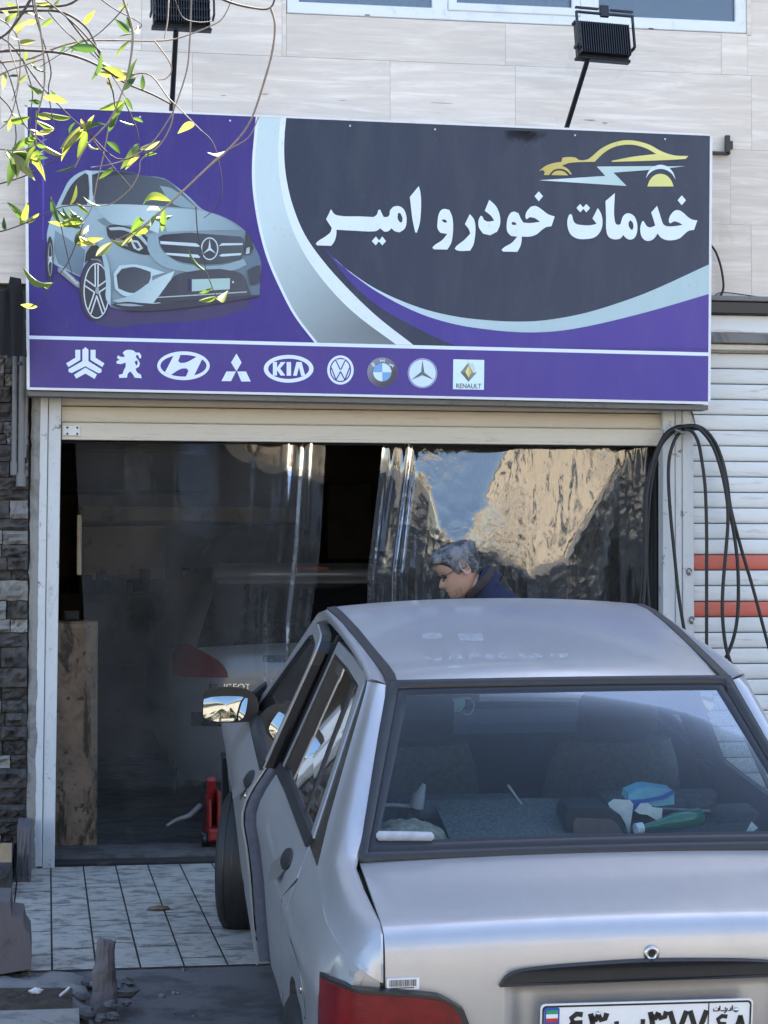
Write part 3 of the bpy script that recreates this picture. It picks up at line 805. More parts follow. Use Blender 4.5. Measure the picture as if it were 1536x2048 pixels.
w2 = [
 ([sm(G, [(1502,225),(1482,285),(1450,290),(1420,310),(1390,335),(1350,348),(1300,348),(1298,380),(1290,410),(1272,442),(1185,440),(1175,430),(1190,415),(1240,385),(1272,348),(1235,345),(1212,320),(1207,280),(1215,230),(1235,200),(1255,194),(1280,205),(1295,240),(1310,262),(1350,265),(1412,257),(1380,235),(1350,228),(1328,243),(1322,225),(1330,195),(1355,165),(1385,160),(1420,180),(1460,210)]), sm(G, [(1236,266),(1242,258),(1256,260),(1270,272),(1255,277),(1241,275)])[::-1]], 0),
 (G([(1404,70),(1430,100),(1404,132),(1378,100)]), 0),
 (sm(G, [(1100,122),(1140,160),(1164,215),(1166,275),(1148,318),(1105,340),(1062,330),(1036,290),(1035,245),(1047,220),(1058,224),(1067,245),(1090,256),(1130,250),(1110,220),(1072,190)]), 0),
 (sm(G, [(980,210),(1005,240),(1015,290),(1012,350),(1002,400),(982,435),(900,432),(888,422),(900,405),(945,370),(983,330),(975,305),(950,272)]), 0),
 ([sm(G, [(825,178),(855,185),(872,225),(878,280),(875,340),(865,390),(842,428),(760,426),(750,416),(765,400),(810,370),(842,332),(800,325),(783,300),(783,250),(790,210),(805,185)]), sm(G, [(808,250),(815,242),(832,245),(843,260),(825,263)])[::-1]], 0)]
w3 = [(sm(G, [(667,38),(678,80),(680,200),(672,270),(655,325),(645,322),(630,250),(612,105)]), 0),
 ([sm(G, [(128,180),(150,210),(180,220),(300,224),(390,228),(410,212),(418,185),(430,182),(440,205),(452,228),(475,228),(487,215),(490,190),(510,165),(540,160),(570,175),(588,210),(592,260),(580,300),(550,322),(520,315),(500,297),(480,315),(455,318),(430,297),(410,312),(390,316),(270,312),(162,306),(160,340),(150,375),(130,405),(42,402),(35,390),(50,375),(90,350),(125,320),(133,295),(98,242)]), sm(G, [(540,202),(555,205),(567,235),(565,258),(552,262),(538,240)])[::-1]], 0),
 (G([(404,347),(423,372),(443,347),(466,376),(443,402),(422,378),(403,402),(378,376)]), 0)]
for ws in (letters, w2, w3):
    pr([(l, white) for l, _ in ws], 'lettering', base=.0046)
# yellow sports car emblem
F_ = tr(1060, 270, 4.2667); ye = ((196, 176, 96), (226, 222, 140), (1080, 330), (1300, 330))
pr([(sm(F_, [(75,308),(130,265),(200,240),(265,230),(275,195),(300,190),(390,195),(415,213),(490,208),(530,180),(600,120),(700,70),(820,45),(920,55),(1020,85),(1120,140),(1230,175),(1350,180),(1325,205),(1200,213),(700,230),(692,222),(880,185),(1075,163),(1000,120),(900,88),(800,85),(700,110),(620,160),(550,230),(430,232),(330,240),(270,262),(320,290),(355,335),(345,338),(300,300),(250,288),(200,300),(160,342),(115,342),(125,318),(110,300)]), ye),
    (sm(F_, [(180,343),(200,318),(240,305),(285,312),(325,345)], ang=60), ye),
    (F_([(75,387),(640,350),(567,270),(1050,266),(1180,268),(1325,266),(1180,284),(1030,298),(710,322),(822,436)]), ((215, 230, 235), (180, 208, 206), (1080, 360), (1250, 360))),
    (sm(F_, [(985,372),(1010,310),(1060,268),(1110,255),(1165,268),(1215,315),(1240,382),(1205,330),(1160,300),(1110,290),(1060,300),(1015,330)]), (214, 228, 240)),
    (sm(F_, [(998,440),(1020,385),(1060,345),(1110,332),(1160,345),(1200,385),(1223,440)], ang=60), (222, 220, 138))], 'car_emblem', base=.0046)
# marque logos
D = tr(120, 680, 2.9538); E_ = tr(620, 690, 4.0421)
def ell(T, cx, cy, rx, ry, n=40, tilt=0): return T([(cx+rx*math.cos(a)*math.cos(tilt)-ry*math.sin(a)*math.sin(tilt), cy+rx*math.cos(a)*math.sin(tilt)+ry*math.sin(a)*math.cos(tilt)) for a in [2*math.pi*i/n for i in range(n)]])
PU = (74, 61, 138)
def stroke(T, pts, w):
    pts = [Vector(p) for p in pts]; L, R2 = [], []
    for i, p in enumerate(pts):
        d = (pts[min(i+1, len(pts)-1)]-pts[max(i-1, 0)]).normalized(); n = Vector((-d.y, d.x))*w/2
        if 0 < i < len(pts)-1:
            d1 = (p-pts[i-1]).normalized(); n = n/max(.5, abs(d.dot(d1)))
        L.append(tuple(p+n)); R2.append(tuple(p-n))
    return T(L+R2[::-1])
pr([(D([(90,58),(120,58),(120,118),(50,160),(36,138),(90,105)]), white), (D([(180,58),(210,58),(210,105),(262,138),(250,160),(180,118)]), white),
    (D([(132,58),(150,42),(168,58),(168,125),(245,172),(245,190),(228,197),(150,155),(70,195),(50,188),(50,172),(132,125)]), white),
    (D([(150,163),(218,203),(204,230),(150,198),(96,228),(82,205)]), white)], 'logo', base=.0046)
pr([([sm(D, [(370,76),(385,62),(405,58),(432,62),(448,75),(468,74),(480,92),(478,108),(468,108),(463,92),(452,86),(448,102),(462,118),(472,138),(466,158),(446,170),(455,190),(478,205),(482,226),(440,222),(432,206),(415,185),(400,200),(396,222),(350,224),(347,206),(370,200),(376,180),(388,155),(386,132),(360,142),(333,138),(335,124),(352,118),(336,106),(342,90),(362,100),(384,98)], 3), D([(440,128),(456,120),(460,140),(450,152)])[::-1]], white)], 'logo', base=.0046)
pr([(ell(D, 729, 152, 155, 85), white), (ell(D, 729, 152, 136, 64), PU), (sm(D, [(672,90),(712,84),(698,125),(712,136),(745,132),(808,98),(840,112),(790,214),(742,220),(758,182),(748,168),(715,170),(655,206),(620,190)], 3), white)], 'logo', base=.0046)
pr([(D([(1042,80),(1072,133),(1042,185),(1010,133)]), white), (D([(983,186),(1038,186),(1010,243),(953,243)]), white), (D([(1046,186),(1098,186),(1126,245),(1070,245)]), white)], 'logo', base=.0046)
pr([(ell(D, 1350, 170, 147, 82), white), (ell(D, 1350, 170, 121, 60), PU)]+[(D(q), white) for q in
   ([(1257,130),(1281,130),(1281,210),(1257,210)], [(1281,165),(1303,130),(1332,130),(1300,168),(1330,210),(1303,210),(1281,178)], [(1338,130),(1364,130),(1364,211),(1338,211)], [(1376,211),(1396,130),(1426,130),(1448,212),(1424,212),(1411,160),(1398,211)])], 'logo', base=.0046)
pr([(ell(E_, 245, 202, 107, 118), white), (ell(E_, 245, 202, 86, 98), PU), (ell(E_, 245, 202, 76, 88), white)]+
   [(stroke(E_, q, 9), PU) for q in ([(205,118),(243,200)], [(247,200),(287,118)], [(164,168),(210,284)], [(209,284),(245,214)], [(245,214),(281,284)], [(280,284),(325,168)])]+[(stroke(E_, [(210,120),(282,120)], 6), white)], 'logo', base=.0046)
bl, wh = (120, 170, 218), (214, 234, 250)
quad = lambda a0: E_([(583, 220)]+[(583+74*math.cos(a), 220+74*math.sin(a)) for a in [R(a0+i*9) for i in range(11)]])
pr([(ell(E_, 583, 220, 122, 120), ((150, 150, 165), (70, 66, 78), (737, 715), (790, 770))), (ell(E_, 583, 220, 116, 114), ((150, 152, 165), (72, 66, 76), (740, 720), (775, 760))), (ell(E_, 583, 220, 76, 76), (60, 60, 70)),
    (quad(180), bl), (quad(270), wh), (quad(0), bl), (quad(90), wh)]+
   [(stroke(E_, q, 6), wh) for q in ([(496,148),(508,172)], [(496,148),(512,146),(514,156),(502,160),(520,158),(522,170),(508,173)], [(568,138),(568,118),(583,132),(598,118),(598,138)], [(640,150),(652,170),(657,156),(668,178),(676,158)])], 'logo', base=.0046)
star = lambda a: [(E_([(908, 228), (908+16*math.cos(R(a-60)), 228+16*math.sin(R(a-60))), (908+108*math.cos(R(a)), 228+110*math.sin(R(a)))]), (120, 136, 134)), (E_([(908, 228), (908+108*math.cos(R(a)), 228+110*math.sin(R(a))), (908+16*math.cos(R(a+60)), 228+16*math.sin(R(a+60)))]), (82, 96, 98))]
pr([(ell(E_, 908, 228, 119, 120), (190, 196, 225)), (ell(E_, 908, 228, 114, 115), (96, 92, 150)), (ell(E_, 908, 228, 108, 110), (212, 230, 248))]+star(-90)+star(30)+star(150), 'logo', base=.0046)
pr([(E_([(1157,115),(1407,121),(1404,362),(1154,357)]), (218, 240, 244)), (E_([(1280,140),(1345,225),(1280,298),(1215,220)]), (128, 140, 132)), (E_([(1275,145),(1318,150),(1340,222),(1318,225),(1290,180)]), (200, 218, 212)), (E_([(1280,165),(1306,222),(1280,262),(1254,218)]), (222, 190, 110)), (E_([(1280,165),(1280,262),(1254,218)]), (236, 222, 150)), (E_([(1216,222),(1254,222),(1280,268),(1280,298)]), (95, 108, 104))], 'logo', base=.0046)
def text_on_sign(txt, px0, py0, px1, py1, h, name='lettering', mat=None):
    cu = bpy.data.curves.new('t', 'FONT'); cu.body = txt; cu.size = 1
    o = bpy.data.objects.new('t', cu); COL.objects.link(o)
    dg = bpy.context.evaluated_depsgraph_get(); me = bpy.data.meshes.new_from_object(o.evaluated_get(dg))
    xs = [v.co.x for v in me.vertices]; ys_ = [v.co.y for v in me.vertices]
    x0, x1, y0, y1 = min(xs), max(xs), min(ys_), max(ys_)
    vs_ = [((v.co.x-x0)/(x1-x0), (v.co.y-y0)/(y1-y0)) for v in me.vertices]; fs = [tuple(p.vertices) for p in me.polygons]
    bpy.data.objects.remove(o); bpy.data.curves.remove(cu)
    return vs_, fs
vs_, fs = text_on_sign('RENAULT', 0, 0, 0, 0, 1)
b = MB(); x0, x1, y0, y1 = 912, 962, 776.5, 767.0
cc = lin((62, 70, 86)); b.add([sp(x0+(x1-x0)*u, y0+u*.5+(y1-y0)*v, .0068) for u, v in vs_], fs, 0, [cc]*len(vs_)); b.build('lettering', M['print'], sign)
# the printed car
K = tr(80, 320, 3.339); sk = lambda pts, k=3: smooth(K(pts), k, 40)
body = ((158, 182, 192), (94, 116, 132), (200, 450), (330, 640)); dk = (52, 60, 74); lt = (196, 214, 220)
def ring(cx, cy, rx, ry, w, n=36): return [ell(K, cx, cy, rx, ry, n), ell(K, cx, cy, rx-w, ry-w, n)[::-1]]
car = [(sk([(250,830),(480,1000),(900,990),(1390,930),(1400,980),(1200,1050),(700,1095),(420,1110),(320,1040)]), (64, 60, 100)),
 (sk([(45,520),(60,430),(100,330),(150,220),(200,130),(300,70),(345,72),(560,75),(700,105),(830,125),(900,170),(1000,250),(1085,330),(1200,370),(1300,420),(1375,480),(1430,570),(1475,680),(1470,800),(1465,905),(1300,935),(760,1000),(560,1005),(470,980),(440,900),(400,700),(330,660),(290,720),(268,780),(130,715),(90,690),(60,600)]), body),
 (sk([(100,470),(180,520),(300,600),(290,700),(270,775),(200,740),(120,690),(95,600)]), ((118, 142, 156), (92, 112, 128), (110, 460), (160, 560))),
 (sk([(140,300),(200,180),(250,122),(300,88),(322,100),(328,240),(312,300)]), (48, 56, 70)),
 (sk([(345,100),(420,78),(560,75),(700,105),(840,132),(900,175),(1060,328),(900,316),(700,300),(372,293),(348,200)]), ((52, 60, 76), (84, 100, 112), (200, 345), (380, 420))),
 (sk([(800,172),(880,190),(1010,290),(1055,326),(900,300),(840,240)]), (132, 158, 168)),
 (sk([(358,100),(400,84),(560,82),(640,100),(520,100),(380,125)]), (38, 44, 58)),
 (sk([(300,68),(346,76),(352,290),(334,296),(326,110)]), (178, 198, 204)),
 (sk([(350,300),(700,302),(830,325),(770,360),(800,430),(790,490),(650,440),(480,425),(430,385)]), ((150, 176, 186), (188, 210, 216), (190, 410), (320, 450))),
 (sk([(760,320),(1080,340),(1240,395),(1345,470),(1180,470),(1000,475),(850,480),(820,400)]), ((170, 194, 202), (128, 152, 164), (320, 420), (480, 470))),
 (sk([(430,385),(480,425),(650,445),(760,480),(740,490),(600,465),(440,440),(380,400)]), (108, 130, 142)),
 (sk([(443,450),(470,435),(560,440),(700,500),(760,590),(772,630),(690,632),(600,605),(520,570),(455,510)]), (46, 54, 64)),
 (sk([(455,452),(560,450),(680,508),(740,590),(720,580),(660,520),(560,470),(470,470)]), (170, 188, 190)),
 (sk([(600,530),(655,540),(688,590),(660,608),(625,590)]), (186, 198, 200)), (sk([(620,548),(648,552),(668,586),(648,594)]), (60, 68, 80)),
 (sk([(500,520),(570,540),(590,580),(530,565)]), (120, 132, 138)),
 (sk([(720,500),(790,505),(800,580),(850,640),(960,695),(1200,705),(1360,660),(1380,700),(1300,735),(960,745),(800,700),(720,600)]), (140, 166, 176)),
 (sk([(792,515),(830,498),(1340,512),(1360,530),(1362,620),(1340,665),(1200,692),(950,682),(850,632),(805,570)]), ((44, 52, 66), (74, 84, 96), (320, 470), (480, 520)))]
car += [(K(q), lt) for q in ([(800,542),(1040,556),(1068,574),(1060,580),(806,562)], [(835,620),(1050,632),(1070,648),(1062,655),(845,634)], [(1192,576),(1215,556),(1352,556),(1352,568),(1212,572)], [(1194,640),(1215,628),(1345,622),(1340,636),(1212,646)])]
car += [(ell(K, 1132, 593, 58, 76), lt), (ell(K, 1132, 593, 50, 68), (60, 68, 80))]+[(K([(1132+9*math.cos(R(a-90)), 593+9*math.sin(R(a-90))), (1132+50*math.cos(R(a)), 593+66*math.sin(R(a))), (1132+9*math.cos(R(a+90)), 593+9*math.sin(R(a+90)))]), lt) for a in (-90, 30, 150)]
car += [(sk([(1372,478),(1400,505),(1425,590),(1400,632),(1366,636)]), (58, 66, 78)), (sk([(1378,590),(1400,580),(1398,625),(1372,630)]), (176, 190, 196)),
 (sk([(490,760),(530,705),(640,698),(835,752),(750,775),(745,830),(700,905),(560,908),(500,860)]), (182, 206, 212)),
 (sk([(510,770),(545,728),(630,715),(738,748),(738,790),(690,880),(600,888),(522,858)]), ((54, 62, 74), (80, 88, 100), (240, 540), (290, 590))),
 (sk([(600,905),(760,800),(900,740),(800,960),(560,965),(480,940)]), ((160, 184, 192), (190, 212, 216), (250, 580), (330, 600))),
 (sk([(755,955),(800,900),(900,775),(960,752),(1320,748),(1360,778),(1400,880),(1412,905),(1100,930)]), ((58, 64, 78), (74, 76, 88), (320, 560), (480, 590))),
 (K([(985,795),(1012,797),(1012,878),(985,874)]), (40, 46, 80)), (K([(1013,798),(1268,790),(1266,864),(1013,878)]), (168, 196, 194)), (K([(780,915),(1380,878),(1380,885),(780,922)]), (176, 190, 194)), (ell(K, 1288, 816, 6, 8, 8), (200, 210, 210)),
 (sk([(1383,740),(1420,715),(1468,702),(1472,800),(1450,825),(1408,836)]), (62, 70, 84)),
 (sk([(480,968),(500,955),(760,960),(1100,928),(1465,900),(1466,912),(1100,972),(720,1010),(560,1002)]), (56, 60, 74)), (sk([(500,962),(600,960),(700,975),(560,975)]), (150, 168, 176)),
 (sk([(298,690),(310,620),(340,575),(380,570),(420,610),(440,720),(400,660),(340,660)]), (40, 46, 58)),
 (ell(K, 365, 868, 97, 200), (54, 58, 68)), (ring(378, 874, 88, 186, 8), (206, 216, 220)), (ell(K, 378, 874, 80, 178), (48, 54, 66))]
for a in (-90, -18, 54, 126, 198):
    for s in (-1, 1):
        a0, a1 = R(a+s*34), R(a+s*7)
        car.append((stroke(K, [(378+14*math.cos(R(a+s*40)), 874+32*math.sin(R(a+s*40))), (378+80*math.cos(a1), 874+176*math.sin(a1))], 9), (204, 214, 218)))
car += [(ell(K, 382, 872, 13, 24, 16), (150, 160, 166)), (sk([(402,600),(440,640),(470,800),(470,975),(440,930),(440,830),(425,700)]), ((150, 176, 186), (176, 200, 208), (200, 500), (220, 600))),
 (ell(K, 66, 660, 24, 150, 24), (46, 52, 64)), (ring(68, 665, 15, 110, 5, 20), (150, 162, 168)), (K([(58,640),(66,650),(80,640),(76,665),(84,690),(68,680),(56,700),(62,668)]), (190, 200, 204)),
 (K([(118,720),(150,718),(264,818),(264,856),(238,846),(118,745)]), (120, 130, 138)), (K([(135,728),(158,730),(255,815),(255,838),(235,828)]), (166, 176, 182)),
 (sk([(330,530),(372,540),(388,565),(350,575)]), (112, 136, 148))]
pr(car, 'printed_car', base=.0016)
# highlight painted as a lighter strip on the panel joint at left
pr([([(85, 250), (89, 252), (88, 480), (84, 480)], ((90, 82, 200), (60, 48, 150), (86, 260), (86, 470)))], 'seam_highlight', base=.0014)
# rivets along the top and a soot stain
for i, px in enumerate((230, 280, 460, 700, 870, 1150, 1330)):
    q = sp(px, 219+(px-50)*.0423+5, .002); MB().lathe([(0, -.002), (.004, -.001), (.005, .001)], q, (0, 1, 0), 8).build('rivet', M['white_pvc'], sign)
t = NT('soot'); nt = t.t; tc = t.n('TexCoord'); sx = t.n('VectorMath', operation='LENGTH'); mp = t.n('Mapping'); mp.inputs['Scale'].default_value = (9, 9, 20)
t.l(tc.outputs['Object'], mp.inputs[0]); t.l(mp.outputs[0], sx.inputs[0]); nz = t.noise(tc.outputs['Object'], 22, 5, .7)
a = t.math('SUBTRACT', 1.0, t.math('ADD', sx.outputs['Value'], t.math('MULTIPLY', t.math('SUBTRACT', nz, .5), 1.4))); a = t.math('MULTIPLY', t.math('MAXIMUM', a, 0.0), 1.1)
a = t.math('MINIMUM', a, .85); t.col((.012, .011, .010)); t.set(Alpha=a, Roughness=.9); M['soot'] = t.m
q = sp(1048, 266, .0052); b = MB(); b.add([(-.13, 0, -.09), (.13, 0, -.09), (.13, 0, .01), (-.13, 0, .01)], [(0, 1, 2, 3)])
o = b.build('soot_stain', M['soot'], sign, local=True); o.matrix_basis = wm(sign).inverted() @ Matrix.Translation(q) @ Matrix.Rotation(-math.atan(LEAN), 4, 'X').inverted()

# ================================================================ floodlights above the sign
def flood(base_px, base_py, head_lo, head_tilt, yaw, label):
    B0 = sp(base_px, base_py)+Vector((0, .05, -.02))
    Yh = head_lo[2]; Hd = at(head_lo[0], head_lo[1], Yh)
    HC = at(head_lo[0]+head_lo[3], head_lo[1]+head_lo[4], Yh)
    t = thing('floodlight', B0, label, 'floodlight', 'floodlights above the sign')
    MB().tube([B0, Hd], .0125, 10).build('pole', M['black_metal'], t)
    M4 = Matrix.Translation(HC) @ Matrix.Rotation(yaw, 4, 'Z') @ Matrix.Rotation(head_tilt, 4, 'X')
    def loc(m): m.v = [tuple(M4 @ Vector(v)) for v in m.v]; return m
    w, h = .130, .165
    m = MB().cbox(-w, w, .0, .03, .0, h, .004); loc(m).build('housing', M['black_metal'], t)
    for i in range(22):
        x = -w+.008+(2*w-.016)*i/21
        m = MB().box(x-.0022, x+.0022, -.038, -.0005, .006, h-.006); loc(m).build('fin', M['black_metal'], t)
    for z in (.035, .075, .115):
        m = MB().box(-w+.002, w-.002, -.026, -.002, z-.003, z+.003); loc(m).build('rib', M['black_metal'], t)
    m = MB().cbox(-w-.006, w+.006, -.002, .036, -.012, -.0005, .003); loc(m).build('rim', M['black_metal'], t)
    m = MB().cbox(-w-.006, w+.006, -.002, .036, h+.0005, h+.012, .003); loc(m).build('rim', M['black_metal'], t)
    m = MB()
    for s in (-1, 1): m.box(s*(w+.012)-.004, s*(w+.012)+.004, -.05, -.035, .04, h+.03); m.box(s*(w+.012)-.004, s*(w+.012)+.004, -.04, .01, .035, .05)
    m.box(-w-.016, w+.016, -.05, -.036, h+.03, h+.038); m.box(-w-.016, -.03, -.05, -.036, h+.052, h+.06); m.box(.03, w+.016, -.05, -.036, h+.052, h+.06)
    m.box(-.02, .02, -.052, -.034, h+.02, h+.075)
    loc(m).build('bracket', M['black_metal'], t)
    m = MB().box(-w+.01, w-.01, .0305, .032, .01, h-.01); loc(m).build('lens', M['window_glass'], t)
flood(1134, 257, (1176, 117, -.62, 32, -2), R(-10), R(8), 'black finned floodlight on a leaning pole over the charcoal half of the sign')
flood(344, 219, (352, 62, -.62, 12, -10), R(-10), R(3), 'black finned floodlight behind the twigs over the purple half of the sign')
# ================================================================ the silver saloon
CA = Matrix(((0.9997, 0.0218, -0.0108, 1.44), (-0.0231, 0.9893, -0.1438, -4.9776), (0.0075, 0.144, 0.9896, -0.472), (0, 0, 0, 1)))
CAi = CA.inverted()
def cat_(px, py, y):
    o = CAi @ CAM; d = (CAi.to_3x3() @ ray(px, py)); return o+d*((y-o.y)/d.y)
def catz(px, py, z):
    o = CAi @ CAM; d = (CAi.to_3x3() @ ray(px, py)); return o+d*((z-o.z)/d.z)
# paint
t = NT('car_paint'); g = t.co(); dz = t.noise(t.co((3, 1.2, 6)), 2.2, 6, .65); fl = t.noise(g, 900, 1, .5)
c = t.mix(t.ramp(fl, [(.3, 0), (.7, 1)]), (.375, .378, .388), (.445, .447, .455))
c = t.mix(t.ramp(dz, [(.5, 0), (.8, .35)]), c, (.31, .30, .29))
t.col(c); t.set(Metallic=.6, Roughness=t.ramp(dz, [(.3, .36), (.8, .48)]), Coat_Weight=.4, Coat_Roughness=.10)
M['car_paint'] = t.m
simple('lamp_red', (.13, .004, .007), .35, sc=40, Specular_IOR_Level=.25)
simple('lamp_dark', (.035, .004, .006), .3)
simple('seat_cloth', (.075, .085, .095), .9, var=.3, sc=60)
simple('seat_edge', (.34, .36, .39), .8)
simple('interior_dark', (.03, .033, .037), .8)
simple('headliner', (.10, .11, .12), .9)
simple('shelf_felt', (.12, .135, .135), .95, var=.45, sc=120)
simple('old_cloth', (.27, .26, .20), .95, var=.5, sc=35, bump=.004)
simple('speaker_box', (.15, .11, .10), .7)
simple('plate_white', (.72, .74, .76), .45, var=.03)
simple('plate_black', (.010, .010, .012), .5)
simple('flag_green', (.02, .25, .12), .5); simple('flag_red', (.45, .03, .04), .5); simple('plate_blue', (.02, .07, .35), .5)
simple('handle_black', (.014, .016, .018), .45)
simple('steel', (.45, .46, .47), .25, 1)
simple('cyan_plastic', (.17, .46, .60), .35); simple('deep_blue', (.03, .10, .42), .4); simple('pale_paper', (.70, .76, .78), .7)
simple('green_glass', (.02, .16, .10), .12, Coat_Weight=.5)
simple('mask_blue', (.45, .78, .88), .8)
t = NT('decal'); t.col((.60, .62, .66)); t.set(Roughness=.5, Alpha=t.ramp(t.noise(t.co(), 60, 5, .7), [(.35, .12), (.65, .5)])); M['decal'] = t.m
t = NT('mirror_glass'); t.col((.24, .27, .29)); t.set(Metallic=1.0, Roughness=.02); M['mirror_glass'] = t.m
t = NT('lamp_red'); g = t.co((1, 1, 1)); wv = t.n('TexWave', i_Scale=55.0, i_Distortion=0.0); wv.bands_direction = 'Z'; t.l(g, wv.inputs[0]); nz = t.noise(g, 14, 5, .6); t.col(t.mix(t.ramp(nz, [(.35, 0), (.7, 1)]), (.10, .003, .006), (.19, .007, .010))); t.set(Roughness=.28, Specular_IOR_Level=.3); t.bump(wv.outputs['Fac'], .12, .002); M['lamp_red'] = t.m
PAINT, DT, GK = M['car_paint'], M['dark_trim'], M['gasket']
car_t = thing('parked_car', None, 'silver lilac saloon car parked nose first at the garage, seen from behind', 'car', mat=CA)
def CB(b, name, mat, parent=car_t): return b.build(name, mat, parent, local=True)
def W(z): return ip(z, [.2, .3, .45, .6, .70, .76, .80, .84, .88, .915, .95], [.70, .750, .765, .776, .788, .800, .801, .791, .772, .750, .726])
def taper(y): return (.105*((.42-y)/.42)**1.8 if y < .42 else 0)-.026*ip(y, [1.7, 2.7], [0, 1])+(.07*((y-3.25)/.6)**2 if y > 3.25 else 0)
def Sd(y, z, s): return s*(W(z)-taper(y)-.006*((min(y, 1.9)-1.9)/1.9)**2)
def G(z): return ip(z, [.90, .95, 1.36, 1.41], [.745, .725, .555, .530])
def belt(y): return ip(y, [.0, .1, .3, .55, .74, 1.0, 2.8, 3.85], [.862, .884, .906, .928, .945, .950, .945, .80])
def zoff(s): return lambda p: (-s*.028, 0, 0)
def door(s, kind, ang, name, label=None):
    hx, hy = s*.785, (2.77 if kind == 'f' else 1.86)
    ca, sa = math.cos(ang), math.sin(ang)
    def tf(p):
        dx, dy = p[0]-hx, p[1]-hy   # rear edge swings outwards
        return (hx+dx*ca-(-s)*0+(-dy*sa*s if True else 0), hy+dy*ca+dx*sa*s, p[2])
    rows = []; nz = 18
    for i in range(nz+1):
        z = .30+(.952-.30)*i/nz
        if kind == 'r':
            y0 = ip(z, [.30, .374, .50, .60, .70, .79, .872, .935, .952], [1.47, 1.43, 1.32, 1.235, 1.133, .98, .848, .93, .945])+.005; y1 = 1.853
        else: y0, y1 = 1.868, 2.757
        rows.append([tf((Sd(y0+(y1-y0)*j/14, z, s), y0+(y1-y0)*j/14, z)) for j in range(15)])
    b = MB().shell(rows, (-s*.007, 0, 0), flip=(s < 0))
    d = CB(b, name, PAINT)
    if label: d['label'] = label
    gx = lambda y, z, o=0: tf((s*(G(z)+o+.024*ip(y, [1.6, 2.5], [0, 1])*max(0, (1.36-z)/.41)), y, z))
    def strip(outer, inner, o, th, nm, mat, par=d):
        k = []
        for a, c in zip(outer, inner): k.append([gx(a[0], a[1], o), gx(c[0], c[1], o)])
        m = MB().shell(k, (-s*th, 0, 0), smooth=False, flip=(s > 0)); return CB(m, nm, mat, par)
    if kind == 'f':
        fo = [(1.872, .950), (1.862, 1.15), (1.853, 1.29), (1.858, 1.335), (1.880, 1.364), (1.93, 1.376), (2.13, 1.378), (2.24, 1.352), (2.78, .962), (2.74, .950)]
        fi = [(1.902, .956), (1.892, 1.15), (1.884, 1.27), (1.888, 1.31), (1.905, 1.332), (1.945, 1.345), (2.11, 1.346), (2.20, 1.325), (2.69, .966), (2.66, .957)]
        gl_ = fi
        hy_, hz = 1.985, .885
        st = (1.872, 2.76)
    else:
        fo = [(1.815, .950), (1.80, 1.15), (1.788, 1.374), (1.45, 1.385), (1.155, 1.384), (1.04, 1.18), (.93, .972)]
        fi = [(1.785, .956), (1.772, 1.15), (1.760, 1.343), (1.45, 1.352), (1.19, 1.350), (1.085, 1.18), (.985, .976)]
        gl_ = fi; hy_, hz = 1.085, .868; st = (.945, 1.853)
    strip(fo, fi, .004, .006, 'window_frame', PAINT); strip(fo, fi, -.003, .03, 'window_seal', GK)
    rim_i = [((a[0]*.94+c[0]*.06), (a[1]*.94+c[1]*.06)) for a, c in zip(fi, [((fi[0][0]+fi[-1][0])/2, 1.15)]*len(fi))]
    strip(fi, rim_i, .002, .02, 'window_seal', GK)
    cy = sum(p[0] for p in gl_)/len(gl_)
    m = MB(); lp = [(p[0], p[1]) for p in gl_]
    m.poly([lp], lambda p: gx(p[0], p[1], -.008)); 
    if s > 0: m.f = [f[::-1] for f in m.f]
    CB(m, 'pane', M['car_glass'], d)
    if kind == 'r': strip([(1.335, 1.352), (1.29, 1.15), (1.225, .96)], [(1.310, 1.352), (1.265, 1.15), (1.200, .96)], -.002, .012, 'divider_bar', GK)
    # black strip along the waist
    k = [[tf((s*(G(z)+.008+(.004 if z < .96 else 0)+.024*ip(st[0]+(st[1]-st[0])*j/8, [1.6, 2.5], [0, 1])), st[0]+(st[1]-st[0])*j/8, z)) for z in (.944, .952, .972, .974)] for j in range(9)]
    CB(MB().shell(k, (-s*.02, 0, 0), smooth=False, flip=(s > 0)), 'waist_strip', DT, d)
    # handle: bright recess with a dark flap
    def onside(y, z, o): return tf((Sd(y, z, s)+s*o, y, z))
    P = []
    for i in range(7):
        row = []
        for j in range(9):
            u, v = -1+2*j/8, -1+2*i/6; rr = 1
            row.append(onside(hy_+.03+.080*u*math.sqrt(max(0, 1-v*v*.6)), hz-.030+.036*v*math.sqrt(max(0, 1-u*u*.6)), .012-.014*v))
        P.append(row)
    CB(MB().grid(P, flip=(s > 0)), 'handle_recess', M['silver_trim'], d)
    P = []
    for i in range(7):
        row = []
        for j in range(9):
            u, v = -1+2*j/8, -1+2*i/6
            row.append(onside(hy_+.072*u*math.sqrt(max(0, 1-v*v*.5)), hz+.004+.025*v*math.sqrt(max(0, 1-u*u*.5)), .006+.012*(1-u*u)*(1-v*v)))
        P.append(row)
    CB(MB().shell(P, (-s*.004, 0, 0), flip=(s > 0)), 'handle', M['handle_black'], d)
    if kind == 'f':
        q = onside(hy_-.09, hz-.03, .002); CB(MB().lathe([(0, .004), (.009, .003), (.010, -.002)], q, (s, 0, 0), 12), 'lock', M['steel'], d)
        # inner side of the open door with its rubber seal
        k = [[tf((s*(W(z)-.008-.026*(j)), 1.868+.006*j, z)) for j in range(3)] for z in [.31+.64*i/14 for i in range(15)]]
        CB(MB().shell(k, (0, .01, 0), flip=(s < 0)), 'door_edge', M['open_edge'], d)
        CB(MB().tube([tf((s*(W(z)-.060), 1.866, z)) for z in [.31+.64*i/20 for i in range(21)]], .006, 8), 'door_seal', GK, d)
        k = [[tf((s*(G(z)-.02-.02*j), 1.865+.01*j, z)) for j in range(3)] for z in [.95+.37*i/8 for i in range(9)]]
